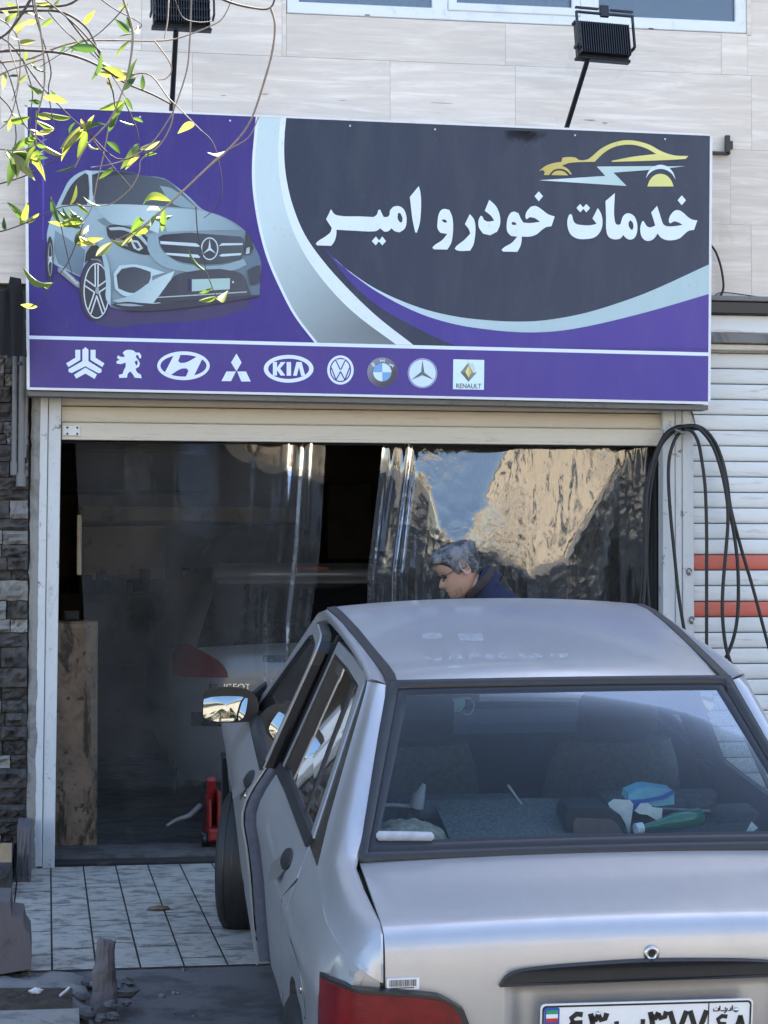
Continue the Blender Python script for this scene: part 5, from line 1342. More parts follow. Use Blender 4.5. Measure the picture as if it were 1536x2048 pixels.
# ================================================================ inside the garage
worn('bench_dark', (.035, .032, .03), dirt=(.012, .012, .012), amount=.5, rough=.8)
worn('shelf_beige', (.62, .50, .36), dirt=(.12, .09, .06), amount=.55, rough=.8)
t = NT('hatch_paint'); t.col((.20, .225, .26)); t.set(Metallic=.3, Roughness=.32, Coat_Weight=.5, Coat_Roughness=.1); M['hatch_paint'] = t.m
def bx(name, mat, px0, py0, px1, py1, Y0, Y1, label=None, cat=None, parent=None, c=.01):
    A, B_ = at(px0, py0, Y0), at(px1, py1, Y0)
    o = MB().cbox(min(A.x, B_.x), max(A.x, B_.x), Y0, Y1, min(A.z, B_.z), max(A.z, B_.z), c).build(name, M[mat], parent)
    if label: tag(o, label, cat)
    return o
o = bx('wall_shelf', 'shelf_beige', 165, 1012, 600, 1044, 5.3, 5.88, 'long beige board across the back wall of the garage', 'shelf')
bx('wall_cabinet', 'bench_dark', 120, 900, 420, 985, 5.35, 5.88, 'dark cabinet hanging high on the back wall', 'cabinet')
bx('wall_panel', 'shelf_beige', 166, 1052, 330, 1160, 5.5, 5.88, 'tan board leaning on the back wall below the shelf', 'board')
o = bx('workbench', 'bench_dark', 110, 1185, 420, 1330, 4.6, 5.6, 'dark cluttered workbench along the back wall', 'workbench')
rr = random.Random(9)
for i in range(9):
    px = 135+i*29+rr.uniform(-8, 8); h = rr.uniform(18, 60)
    bx('tool_box', 'bench_dark', px, 1188-h, px+rr.uniform(14, 30), 1186, 4.9+rr.uniform(-.2, .3), 5.3, ['dark tin standing on the workbench, nearest the left jamb', 'low dark box second on the workbench', 'dark canister third on the workbench', 'dark case fourth along the workbench', 'dark case in the middle of the workbench', 'dark box sixth along the workbench', 'dark box seventh along the workbench', 'dark tin second from the right on the workbench', 'dark box at the right end of the workbench'][i], 'box')['group'] = 'boxes on the workbench'
bx('storage_rack', 'bench_dark', 655, 965, 745, 1120, 3.8, 4.4, 'dark metal rack seen through the gap between the curtains', 'rack')
o = bx('pale_stand', 'shelf_beige', 154, 1030, 163, 1150, .9, .93, 'thin pale stand just inside the left door post', 'stand', c=.003)
b = MB(); A, B_ = at(112, 1243, .42), at(192, 1243, .42); zt_ = A.z
cab = bx('stained_cabinet', 'stained_metal', 104, 1243, 194, 1735, .56, 1.05, 'tan metal cabinet covered in oil stains inside the left post', 'cabinet', c=.012)
cab['label'] = 'tan metal cabinet covered in dark oil stains inside the left post'
bx('oil_can', 'bench_dark', 128, 1222, 158, 1241, .62, .74, 'black oil can lying on the stained cabinet', 'can')
# added dark bulk, stands in for a dark arch reflected in the plastic
b = MB(); c0 = at(530, 1180, 4.4); k = []
for i in range(11):
    th = math.pi/2*i/10; k.append([(c0.x+.66*math.cos(a)*math.cos(th)**.5, 4.2+.5*math.sin(a)*math.cos(th)**.6, .03+1.72*math.sin(th)) for a in [2*math.pi*j/24 for j in range(24)]])
b.grid(k, close_v=True, flip=True); tag(b.build('dark_stand_in', M['bench_dark']), 'added dark rounded bulk standing in for a reflection behind the grey hatchback', 'stand-in')
# grey hatchback
YH = 1.75; cx = at(634, 1200, YH).x
hb = thing('hatchback', (cx, YH, .03), 'grey hatchback standing inside the garage behind the plastic curtain', 'car')
def hw(z): return ip(z, [.0, .22, .5, .8, .93, 1.1, 1.28, 1.36, 1.405], [.70, .76, .815, .825, .80, .735, .655, .60, .50])
def hy(z): return ip(z, [.0, .22, .4, .58, .62, .80, .93, 1.1, 1.28, 1.37, 1.405], [.10, .03, .0, .0, .05, .055, .085, .19, .32, .38, .44])
def hring(z, grow=0):
    w, y0 = hw(z)+grow, hy(z)-grow; out = [(-w*.97, 3.4, z)]
    for i in range(25):
        u = -1+2*i/24; a = abs(u); 
        x = w*(1-(1-a)**2.6 if a > .0 else 0)*(1 if u > 0 else -1) if False else w*math.sin(u*math.pi/2)**1 if True else 0
        yy = y0+.42*(1-math.cos(u*math.pi/2))**1.6
        out.append((x, yy, z))
    return out+[(w*.97, 3.4, z)]
k = [[(cx+p[0], YH+p[1], .03+p[2]) for p in hring(z)] for z in [.18, .22, .3, .4, .5, .58, .62, .7, .8, .88, .93, 1.0, 1.1, 1.2, 1.28, 1.34, 1.37, 1.405]]
top = [(cx+p[0]*.9, YH+max(p[1], .5)+.02, .03+1.43) for p in hring(1.405)]
k.append(top)
b = MB().grid(k); b.add(top, [tuple(range(len(top)))]); b.build('body', M['hatch_paint'], hb)
def hpatch(name, mat, x0, x1, z0, z1, off, parent=hb, fx=None, n=14, m=8):
    k = []
    for j in range(m+1):
        z = z0+(z1-z0)*j/m; row = []
        for i in range(n+1):
            x = x0+(x1-x0)*i/n
            if fx: x, z_ = fx(i/n, j/m)
            else: z_ = z
            w = hw(z_); u = math.asin(max(-1, min(1, x/w)))/(math.pi/2); row.append((cx+x, YH+hy(z_)+.42*(1-math.cos(u*math.pi/2))**1.6-off, .03+z_))
        k.append(row)
    return MB().grid(k).build(name, M[mat], parent)
glassmat('hatch_glass', (.10, .11, .12), .04)
simple('hatch_dark', (.012, .014, .016), .15)
hpatch('rear_window', 'hatch_dark', 0, 0, 0, 0, .006, fx=lambda u, v: ((-1+2*u)*(hw(.97+.34*v)*(.86-.03*v)), .97+.34*v-.03*(2*u-1)**2*(1-v)))
hpatch('bumper_strip', 'hatch_dark', -.80, .80, .50, .58, .012)
hpatch('number_plate_recess', 'hatch_dark', -.30, -.06, .86, .90, .008)
hpatch('number_plate', 'plate_white', -.26, .26, .66, .76, .010)
for s in (-1, 1):
    lp = lambda u, v, s=s: (s*(.80-.30*(1-u)*(1-.45*v)+.0), .78+.185*v*(1-.35*(1-u)))
    l = hpatch('tail_lamp', 'lamp_red', 0, 0, 0, 0, .012, fx=(lambda u, v, s=s: ((s*(.50+.06*v**2+(.30-.06*v**2)*u)), .775+.02*(1-u)*0+(.185*(.55+.45*min(1, u*1.6)))*v)))
    hpatch('lamp_glow', 'mask_red', 0, 0, 0, 0, .014, l, fx=(lambda u, v, s=s: (s*(.54+.14*u), .80+.05*v))) if 'mask_red' in M else None
sp_ = [[(cx+x*(.9), YH+hy(1.36)+.15*abs(x/.6)**2.5-o_, .03+z) for x in [-.62+1.24*i/16 for i in range(17)]] for z, o_ in ((1.325, .03), (1.345, .085), (1.375, .09), (1.40, .03), (1.41, -.1))]
spo = MB().grid(sp_).build('spoiler', M['hatch_paint'], hb)
A = at(601, 1137, YH+.28); B_ = at(647, 1137, YH+.28)
MB().box(A.x-.02, B_.x+.03, YH+.28, YH+.30, A.z-.012, A.z+.010).build('brake_lamp', M['lamp_red'], spo)
vs_, fs = text_on_sign('PEUGEOT', 0, 0, 0, 0, 1)
p0, p1_ = at(422, 1381, YH+.02), at(502, 1368, YH+.02)
b = MB().add([(p0.x+(p1_.x-p0.x)*u, YH+hy(.70)+.42*(1-math.cos(math.asin(max(-1, min(1, (p0.x+(p1_.x-p0.x)*u-cx)/.82)))))**1.6-.008, p0.z+(p1_.z-p0.z)*v) for u, v in vs_], fs); b.build('lettering', M['chrome'], hb)
for s in (-1, 1): MB().lathe([(.16, -.08), (.28, -.08), (.30, 0), (.28, .08), (.16, .08)], (cx+s*.68, YH+.75, .33), (s, 0, 0), 24).build('wheel', M['black_rubber'], hb)
# red trolley jack
simple('jack_red', (.22, .014, .012), .5)
p = at(437, 1705, .35); jk = thing('trolley_jack', (p.x, .35, .03), 'red trolley jack on the garage floor by the front wheel', 'jack')
b = MB().cbox(p.x-.05, p.x+.14, .33, .75, .06, .12, .01); b.cbox(p.x-.045, p.x-.03, .40, .70, .12, .26, .004); b.cbox(p.x+.0, p.x+.015, .40, .70, .12, .30, .004); b.build('frame', M['jack_red'], jk)
MB().tube([(p.x-.02, .55, .14), (p.x-.03, .42, .36)], .022, 10).build('lift_arm', M['jack_red'], jk)
MB().tube([at(400, 1612, .5), at(378, 1632, .45), at(352, 1640, .42), at(333, 1652, .4)], [.016, .013, .010, .008], 10).build('handle', M['pipe_grey'], jk)
for dx in (-.06, .14): MB().lathe([(0, -.02), (.035, -.02), (.035, .02), (0, .02)], (p.x+dx, .40, .065), (1, 0, 0), 16).build('wheel', M['gasket'], jk)

# ================================================================ clear plastic curtains
def film(name, refl, dust, tint=(.86, .87, .87), crumple=.004, sc=26, rough=.025):
    t = NT(name); nt = t.t; nt.nodes.remove(t.b)
    tr_ = t.n('BsdfTransparent'); tr_.inputs[0].default_value = (*tint, 1)
    gl = t.n('BsdfGlossy', i_Roughness=rough); gl.inputs[0].default_value = (1, 1, 1, 1)
    lw = t.n('LayerWeight', i_Blend=.35); f = t.math('ADD', t.math('MULTIPLY', lw.outputs['Fresnel'], 1.1), refl)
    g = t.geo((1, 1, .8)); n1 = t.noise(g, sc, 5, .62, 1.2); n2 = t.noise(t.geo((1, 1, .25)), sc*.5, 3, .5, .6)
    patch = t.ramp(t.noise(g, 3.0, 3, .5), [(.42, .12), (.62, 1)])
    vo = t.n('TexVoronoi', i_Scale=sc*.8); dv = t.n('VectorMath', operation='ADD'); nz3 = t.n('TexNoise', i_Scale=7.0, i_Detail=4.0); t.l(g, nz3.inputs['Vector']); sc3 = t.n('VectorMath', operation='SCALE'); sc3.inputs['Scale'].default_value = .12; t.l(nz3.outputs['Color'], sc3.inputs[0]); t.l(g, dv.inputs[0]); t.l(sc3.outputs[0], dv.inputs[1]); t.l(dv.outputs[0], vo.inputs['Vector'])
    h = t.math('ADD', t.math('MULTIPLY', t.math('ADD', t.math('MULTIPLY', n1, .5), vo.outputs['Distance']), patch), t.math('MULTIPLY', n2, .4))
    bp = t.n('Bump', i_Strength=1.0, i_Distance=crumple); t.l(h, bp.inputs['Height']); t.l(bp.outputs[0], gl.inputs['Normal'])
    mx = t.n('MixShader'); t.l(t.math('MINIMUM', f, 1.0), mx.inputs[0]); t.l(tr_.outputs[0], mx.inputs[1]); t.l(gl.outputs[0], mx.inputs[2])
    df = t.n('BsdfDiffuse'); df.inputs[0].default_value = (.34, .33, .31, 1)
    dd = t.ramp(t.noise(g, 5, 6, .7), [(.3, dust*.5), (.75, dust*1.6)])
    m2 = t.n('MixShader'); t.l(dd, m2.inputs[0]); t.l(mx.outputs[0], m2.inputs[1]); t.l(df.outputs[0], m2.inputs[2])
    t.l(m2.outputs[0], t.out.inputs[0]); M[name] = t.m
film('film_left', -.005, .085, crumple=.0014)
film('film_right', .10, .085, tint=(.6, .6, .6), crumple=.0032, sc=26)
def curtain(name, mat, L, Rg, ytop, ybot, slope, folds, label, nx=150, nz=110, Y0=.10):
    # L, Rg: px of the left and right edge at given py; slope(px, py) = dY/dz of the sheet
    k = []
    zt0, zb0 = at(700, ytop, Y0).z, at(700, ybot, Y0).z
    for i in range(nx+1):
        u = i/nx; col = []; Y = 0
        for j in range(nz+1):
            py = ytop+(ybot-ytop)*j/nz
            px = ip(py, *L)*(1-u)+ip(py, *Rg)*u
            if j: Y -= slope(px, py)*(zt0-zb0)/nz
            yy = Y0+Y+folds(u, j/nz)
            p = at(px, py, yy); col.append(p)
        k.append(col)
    b = MB().grid(k); o = b.build(name, M[mat]); tag(o, label, 'plastic curtain', 'clear plastic curtains in the garage doorway'); return o
def sstep(a, b, x): t = max(0, min(1, (x-a)/(b-a))); return t*t*(3-2*t)
def f_left(u, v):
    w = sstep(.70, .80, u)
    return .002*math.sin(u*26)*(1-w)+w*(.020*math.sin((u-.7)*44+v*1.6+2.5*noise.noise((u*9, v*1.5, 6)))+.010*noise.noise((u*30, v*2, 5)))*(1-.35*v)+.010*noise.noise((u*4, v*3, 1))
curtain('plastic_curtain', 'film_left', ([880, 1240, 1695], [150, 168, 192]), ([880, 1100, 1240, 1700], [652, 640, 622, 612]), 880, 1693, lambda px, py: -.24+.25*sstep(430, 520, px)*(1-sstep(920, 960, py+.3*(560-px)))+.006*noise.noise((px*.01, py*.01, 2)), f_left, 'clear plastic curtain over the left of the doorway with a folded right edge')
def s_right(px, py):
    hwid = ip(py, [885, 1000, 1090], [95, 55, 22]); c_ = ip(py, [885, 1090], [925, 905])
    ws = 1-sstep(hwid*.75, hwid*1.35, abs(px-c_))
    if py > 1075: ws *= 1-sstep(1075, 1100, py)
    bound = ip(px, [735, 790, 830, 858, 880, 900, 990, 1060, 1130, 1240, 1322], [905, 940, 945, 985, 1060, 1100, 1100, 1150, 1115, 930, 880])
    dk_ = sstep(-22, 30, py-bound)
    n_ = noise.noise((px*.022, py*.022, 0))*.5+noise.noise((px*.06, py*.05, 3))*.35
    return (.030+.020*n_)*(1-ws)*(1-dk_)+.135*ws*(1-dk_)-dk_*(.21)+dk_*.02*n_
def f_right(u, v):
    w = 1-sstep(.10, .17, u); w2 = sstep(.80, .88, u)
    return w*(.016*math.sin(u*62+v*1.2+2*noise.noise((u*20, v*2, 6)))+.010*noise.noise((u*60, v*2.5, 5)))+w2*.012*noise.noise((u*30, v*2, 1))+.004*noise.noise((u*6, v*4, 2))
curtain('plastic_curtain', 'film_right', ([888, 1150, 1700], [766, 735, 730]), ([888, 1700], [1322, 1326]), 888, 1700, s_right, f_right, 'crumpled shiny plastic curtain behind the man mirroring the street', nx=190, nz=120)
tag(MB().tube([at(118, 884, .10), at(1330, 893, .10)], .006, 8).build('curtain_rail', M['gasket']), 'thin dark rail under the shutter holding the plastic curtains', 'rail')

# ================================================================ the man in front of the car
simple('skin', (.40, .235, .17), .5, var=.12, sc=18); simple('jacket', (.006, .010, .036), .85, var=.3, sc=50, bump=.002); simple('trousers', (.03, .032, .04), .9); simple('collar_brown', (.030, .022, .022), .85)
simple('beard', (.29, .185, .14), .8, var=.3, sc=120)
t = NT('hair'); g = t.co((1, 1, 1)); f1 = t.noise(t.co((60, 60, 18)), 3, 5, .7, 1.0); f2 = t.noise(g, 16, 3, .6)
c = t.mix(t.ramp(f2, [(.47, 0), (.60, 1)]), (.012, .012, .013), (.15, .15, .155)); c = t.mix(t.ramp(f1, [(.45, 0), (.7, .7)]), c, (.20, .21, .24)); t.col(c); t.set(Roughness=.6); M['hair'] = t.m
YM = -.84
hc = at(917, 1138, YM)
man = thing('person', (hc.x+.42, YM, 0), 'man with grey hair and glasses in a navy jacket bending over the car front', 'person')
tilt = R(27)
HM = Matrix.Translation(hc) @ Matrix.Rotation(R(180), 4, 'Z') @ Matrix.Rotation(tilt, 4, 'Y') @ Matrix.Rotation(R(0), 4, 'Z')
HZ = [-.120, -.112, -.100, -.085, -.072, -.062, -.052, -.042, -.030, -.015, 0, .012, .025, .045, .07, .09, .106, .116, .120]
HF = [.052, .078, .090, .092, .090, .095, .092, .094, .090, .086, .081, .084, .093, .094, .088, .072, .048, .020, .0]
HB = [-.01, -.02, -.030, -.042, -.052, -.060, -.066, -.072, -.078, -.086, -.092, -.096, -.100, -.103, -.100, -.088, -.066, -.036, -.0]
HW = [.020, .036, .047, .055, .060, .063, .066, .068, .070, .072, .073, .074, .075, .076, .073, .064, .048, .026, .0]
def headring(i, g=0.0, n=36):
    z, f_, b_, w = HZ[i], HF[i], HB[i], HW[i]; out = []
    for j in range(n):
        a = 2*math.pi*j/n; c_, s_ = math.cos(a), math.sin(a)
        x = (f_+g if c_ > 0 else -(b_-g))*abs(c_)**(.82 if c_ > 0 else .95)*(1 if c_ > 0 else -1); y = (w+g)*abs(s_)**.9*(1 if s_ > 0 else -1)
        if g == 0:
            d = abs(((a+math.pi) % (2*math.pi))-math.pi)
            nose = ip(z, [-.052, -.045, -.036, -.022, 0, .012], [0, .016, .030, .022, .008, 0]); x += nose*max(0, 1-d/.26)**.8 if d < .26 else 0
            eye = max(0, 1-abs(z-.0)/.014)*max(0, 1-abs(d-.45)/.22); x -= .008*eye
            lip = max(0, 1-abs(z+.064)/.007)*max(0, 1-d/.35); x += .005*lip
        out.append((x, y, z))
    return out
k = [[HM @ Vector(p) for p in headring(i)] for i in range(len(HZ))]
# neck rings below the jaw
nk = []
for q, rr_ in (((.0, 0, -.13), .056), ((-.025, 0, -.10), .058)): pass
b = MB().grid(k, close_v=True); head = b.build('head', M['skin'], man)
# beard shadow on the jaw, ear, hair, glasses, eyes
k = []
for i in range(1, 8): k.append([HM @ (Vector(p)*1.012+Vector((-.0008, 0, 0))) for p in headring(i, 0.0)[:13]+[]])
def strip_arc(i0, i1, j0, j1, mat, name, grow=.0012, par=head):
    k = []
    for i in range(i0, i1+1):
        rg_ = headring(i); k.append([HM @ (Vector(rg_[j % 36])+Vector((rg_[j % 36][0], rg_[j % 36][1], 0)).normalized()*grow) for j in range(j0, j1+1)])
    return MB().grid(k).build(name, M[mat], par)
strip_arc(1, 4, -7, 7, 'beard', 'beard_stubble')
# hair cap
k = []
HL = {}
for i in range(7, len(HZ)):
    z = HZ[i]; row = []
    rg_ = headring(i, .010+(.006 if z > .05 else 0))
    for j, p in enumerate(rg_):
        a = 2*math.pi*j/36; d = abs(((a+math.pi) % (2*math.pi))-math.pi)
        lim = ip(d, [0, .5, .9, 1.15, 1.3, 1.75, 2.1, 3.2], [.068, .066, .05, .03, -.02, .0, -.045, -.062])
        v = Vector(p)
        if z < lim: v = Vector((p[0]*.86, p[1]*.86, max(z, lim-.004)))
        else: v += Vector(p).normalized()*(.004*noise.noise(Vector(p)*45)+.003*noise.noise(Vector(p)*110))
        if z > .05 and d < .6: v += Vector((.012, 0, .004))
        row.append(HM @ v)
    k.append(row)
b = MB().grid(k, close_v=True); b.build('hair', M['hair'], head)
rh = random.Random(2); b = MB()
for _ in range(520):
    i = rh.randint(8, len(HZ)-3); z = HZ[i]; a = rh.uniform(0, 2*math.pi); d = abs(((a+math.pi) % (2*math.pi))-math.pi)
    lim = ip(d, [0, .5, .9, 1.15, 1.3, 1.75, 2.1, 3.2], [.072, .07, .055, .035, -.01, .005, -.04, -.055])
    if z < lim: continue
    p = Vector(headring(i, .012)[int(a/(2*math.pi)*36) % 36]); n_ = p.normalized()
    dirv = Vector((-.6, rh.uniform(-.4, .4), rh.uniform(-.3, .5))).normalized(); dirv = (dirv-n_*dirv.dot(n_)*.8).normalized()
    q0 = p-n_*.002; q1 = p+dirv*.012+n_*.004; q2 = p+dirv*.022+n_*.003; sd_ = n_.cross(dirv).normalized()*.0013
    b.add([HM @ q for q in (q0-sd_, q0+sd_, q1+sd_, q1-sd_, q2)], [(0, 1, 2, 3), (3, 2, 4)])
b.build('hair_locks', M['hair'], head)['kind'] = 'stuff'
for s in (-1, 1):
    k = []
    for i in range(9):
        v = -1+2*i/8; row = []
        for j in range(9):
            u = -1+2*j/8; rr_ = min(1, math.hypot(u, v*.9)); row.append(HM @ Vector((-.014+.019*u*math.sqrt(max(0, 1-v*v*.45))+.004*v, s*(.073+.010*rr_**2-.004*(1 if rr_ < .4 else 0)+.004), .000+.034*v*math.sqrt(max(0, 1-u*u*.4)))))
        k.append(row)
    MB().shell(k, HM.to_3x3() @ Vector((0, -s*.004, 0))).build('ear', M['skin'], head)
    # glasses
    lens = [HM @ Vector((.094-.006*abs(math.cos(a)), s*(.034+.024*math.cos(a)), .0+.015*math.sin(a))) for a in [2*math.pi*i/18 for i in range(19)]]
    g_ = MB().tube(lens, .0016, 6, caps=False); g_.tube([HM @ Vector((.090, s*.058, .006)), HM @ Vector((.05, s*.074, .008)), HM @ Vector((-.012, s*.079, .010))], .0018, 6)
    g_.build('glasses', M['gasket'], head)
    e = MB(); rock(e, HM @ Vector((.080, s*.030, .0)), (.010, .012, .009), 0, amp=0); e.build('eye', M['collar_brown'], head)
    MB().tube([HM @ Vector((.094, s*(.014+.006*i), .017+.003*math.sin(i))) for i in range(6)], .003, 6).build('eyebrow', M['hair'], head)
# body: one skinned surface
def skinned(name, joints, edges, mats, assign, parent, sub=2):
    me = bpy.data.meshes.new(name); me.from_pydata([j[0] for j in joints], edges, [])
    o = bpy.data.objects.new(name, me); COL.objects.link(o)
    md = o.modifiers.new('s', 'SKIN'); md.use_smooth_shade = True; me.skin_vertices[0].data[0].use_root = True
    for v, j in zip(me.skin_vertices[0].data, joints): v.radius = j[1] if isinstance(j[1], tuple) else (j[1], j[1])
    m2 = o.modifiers.new('u', 'SUBSURF'); m2.levels = sub; m2.render_levels = sub
    dg = bpy.context.evaluated_depsgraph_get(); nm = bpy.data.meshes.new_from_object(o.evaluated_get(dg))
    bpy.data.objects.remove(o); nm.name = name
    for v in nm.vertices: v.co = wm(parent).inverted() @ v.co
    for m in mats: nm.materials.append(m)
    for p in nm.polygons: p.material_index = assign(wm(parent) @ p.center); p.use_smooth = True
    q = bpy.data.objects.new(name, nm); COL.objects.link(q); q.parent = parent; WM[q.name] = wm(parent); return q
X0 = hc.x
J = [((X0+.44, YM, .88), (.14, .12)), ((X0+.39, YM, .98), (.13, .12)), ((X0+.30, YM, 1.09), (.14, .10)), ((X0+.19, YM, 1.215), (.145, .095)), ((X0+.135, YM, 1.30), (.085, .075)), ((X0+.06, YM, 1.335), (.052, .052)), ((X0+.02, YM, 1.36), (.045, .045)),
     ((X0+.20, YM-.15, 1.20), .07), ((X0+.14, YM-.24, .98), .055), ((X0-.04, YM-.20, .84), .042), ((X0-.10, YM-.19, .81), .03), ((X0-.16, YM-.18, .80), (.030, .018)),
     ((X0+.20, YM+.15, 1.20), .07), ((X0+.14, YM+.22, .98), .055), ((X0-.04, YM+.10, .86), .042), ((X0-.10, YM+.08, .83), .03), ((X0-.16, YM+.06, .82), (.030, .018)),
     ((X0+.44, YM-.10, .84), .105), ((X0+.44, YM-.11, .50), .075), ((X0+.50, YM-.12, .10), .05), ((X0+.36, YM-.12, .045), (.045, .035)),
     ((X0+.44, YM+.10, .84), .105), ((X0+.52, YM+.12, .50), .075), ((X0+.62, YM+.13, .10), .05), ((X0+.48, YM+.13, .045), (.045, .035))]
Eg = [(0, 1), (1, 2), (2, 3), (3, 4), (4, 5), (5, 6), (3, 7), (7, 8), (8, 9), (9, 10), (10, 11), (3, 12), (12, 13), (13, 14), (14, 15), (15, 16), (0, 17), (17, 18), (18, 19), (19, 20), (0, 21), (21, 22), (22, 23), (23, 24)]
def asg(c_):
    if c_.x < X0-.07 and c_.z < 1: return 1
    if c_.z < .13: return 3
    if c_.z < .90 and c_.x > X0+.2: return 2
    if c_.x < X0+.085 and c_.z > 1.2: return 1
    return 0
skinned('body', J, Eg, [M['jacket'], M['skin'], M['trousers'], M['black_rubber']], asg, man)
for s, jc in ((-1, J[11][0]), (1, J[16][0])):
    for q in range(5):
        if q < 4: pts = [Vector(jc)+Vector((.01, (q-1.5)*.018, 0)), Vector(jc)+Vector((-.045, (q-1.5)*.020, .004)), Vector(jc)+Vector((-.075-.006*(q in (1, 2)), (q-1.5)*.021, -.012))]
        else: pts = [Vector(jc)+Vector((.03, s*-.03, 0)), Vector(jc)+Vector((-.005, s*-.055, -.004)), Vector(jc)+Vector((-.03, s*-.06, -.014))]
        MB().tube(pts, [.010, .009, .007], 8).build('finger', M['skin'], man)
# collar
ca = Vector((X0+.115, YM, 1.318)); axv = Vector((-.75, 0, .66)).normalized(); e1 = Vector((0, 1, 0)); e2 = axv.cross(e1)
k = []
for h, r_ in ((-.035, .098), (.0, .088), (.032, .082), (.050, .084), (.052, .078), (.02, .072)):
    k.append([ca+axv*h+e1*r_*.92*math.cos(a)+e2*r_*math.sin(a)+axv*.012*math.sin(a*2) for a in [2*math.pi*i/24 for i in range(24)]])
MB().grid(k, close_v=True).build('collar', M['jacket'], man)
k = []
for h, r_ in ((.010, .090), (.022, .094), (.040, .092), (.046, .086)):
    k.append([ca+axv*h+e1*r_*.92*math.cos(a)+e2*r_*math.sin(a) for a in [2*math.pi*i/24 for i in range(24)]])
MB().grid(k, close_v=True).build('collar_lining', M['collar_brown'], man)

# ================================================================ loose things in the silver car
def incar(b, name, mat, label, cat, **kw):
    b.v = [tuple(CA @ Vector(v)) for v in b.v]; o = b.build(name, M[mat]); tag(o, label, cat, **kw); return o
# speaker on the parcel shelf
def poly3(pts, Y, d, T=lambda x, y: (x, y)):
    return [cat_(*T(x, y), Y) for x, y in pts]
T3 = lambda x, y: (1080+x/3.368, 1380+y/3.368)
b = MB(); F1 = poly3([(180, 990), (175, 850), (200, 800), (300, 790), (450, 795), (530, 840), (590, 970), (570, 1000)], .80, 0, T3)
b.grid([F1, [p+Vector((0, .12, 0)) for p in F1]], close_v=True, smooth=False); b.add(F1, [tuple(range(8))]); b.add([p+Vector((0, .12, 0)) for p in F1], [tuple(range(8))[::-1]])
spk = thing('speaker', CA @ Vector(F1[0]), 'dark oblong speaker box on the parcel shelf of the silver car', 'speaker')
def CW(b, name, mat, parent): b.v = [tuple(CA @ Vector(v)) for v in b.v]; return b.build(name, M[mat], parent)
CW(b, 'housing', 'interior_dark', spk)
F2 = poly3([(225, 970), (225, 885), (245, 860), (480, 868), (520, 900), (560, 965)], .796, 0, T3); CW(MB().add(F2, [tuple(range(6))]), 'grille', 'speaker_box', spk)
F2 = poly3([(228, 992), (226, 972), (560, 966), (570, 990)], .795, 0, T3); CW(MB().add(F2, [(0, 1, 2, 3)]), 'front_strip', 'seat_edge', spk)
# packet of wipes
wp = thing('wipes_packet', CA @ cat_(1290, 1620, .86), 'blue and white packet of wipes on the parcel shelf', 'packet')
def slab(pts, Y, th, name, mat, par, dY=None):
    F = [cat_(*T3(x, y), (Y+(dY[i] if dY else 0))) for i, (x, y) in enumerate(pts)]; n = len(F)
    b = MB().grid([F, [p+Vector((0, th, 0)) for p in F]], close_v=True, smooth=False); b.add(F, [tuple(range(n))]); b.add([p+Vector((0, th, 0)) for p in F], [tuple(range(n))[::-1]]); return CW(b, name, mat, par)
slab([(600, 700), (690, 660), (740, 658), (895, 680), (905, 700), (830, 720), (700, 745), (640, 770), (590, 745)], .86, .07, 'top', 'cyan_plastic', wp)
slab([(600, 745), (700, 745), (830, 722), (903, 690), (905, 770), (780, 785), (700, 770), (640, 810), (612, 830)], .855, .05, 'side', 'cyan_plastic', wp)
slab([(590, 745), (700, 738), (830, 712), (895, 676), (900, 700), (840, 735), (700, 760), (650, 790), (615, 840), (612, 800), (640, 765)], .848, .004, 'stripe', 'deep_blue', wp)
slab([(460, 765), (500, 738), (610, 745), (630, 770), (600, 980), (575, 900), (540, 840), (470, 790)], .84, .006, 'wrapper', 'pale_paper', wp)
slab([(640, 815), (680, 765), (730, 762), (760, 790), (825, 800), (820, 860), (800, 885), (770, 868), (720, 840), (670, 835)], .838, .005, 'tissue', 'pale_paper', wp)
p0, p1_ = cat_(*T3(655, 935), .80), cat_(*T3(1090, 850), .84)
d_ = (p1_-p0); b = MB().tube([p0+d_*.06, p0+d_*.12, p0+d_*.35, p0+d_*.5, p0+d_*.62, p0+d_*.97, p0+d_], [.008, .010, .014, .022, .026, .026, .020], 16)
bt = thing('bottle', CA @ p0, 'green glass bottle lying on the parcel shelf beside the wipes', 'bottle'); CW(b, 'glass', 'green_glass', bt); CW(MB().tube([p0-d_*.03, p0+d_*.08], .016, 14), 'cap', 'pale_paper', bt)
b = MB(); F = [cat_(*T3(x, y), .74) for x, y in ((1385, 960), (1425, 885), (1470, 930), (1440, 950))]; b.add(F, [(0, 1, 2, 3)]); incar(b, 'paper_scrap', 'pale_paper', 'small white paper scrap at the right end of the parcel shelf', 'paper')
# cloth and rolled towel on the left of the shelf
b = MB(); P = []
for j in range(16):
    row = []
    for i in range(26):
        u, v = i/25, j/15; p = cat_(748+150*u+(-10*v), 1678-62*v+10*u*v, .66+.16*v)
        h = .985+.080*math.sin(math.pi*min(1, v*1.1+.1))*math.sin(math.pi*(.12+.8*u))**.5+.012*noise.noise((u*9, v*7, 1))+.006*noise.noise((u*25, v*22, 1))
        row.append((p.x, .635+.30*v, h))
    P.append(row)
b.grid(P); incar(b, 'crumpled_cloth', 'old_cloth', 'crumpled grey brown cloth on the left of the parcel shelf', 'cloth')
p0, p1_ = cat_(752, 1672, .64), cat_(868, 1674, .63); incar(MB().tube([p0, p0+(p1_-p0)*.05, p0+(p1_-p0)*.95, p1_], [.006, .014, .014, .006], 12), 'rolled_towel', 'seat_edge', 'rolled pale green towel in front of the crumpled cloth', 'towel')
b = MB(); P = []
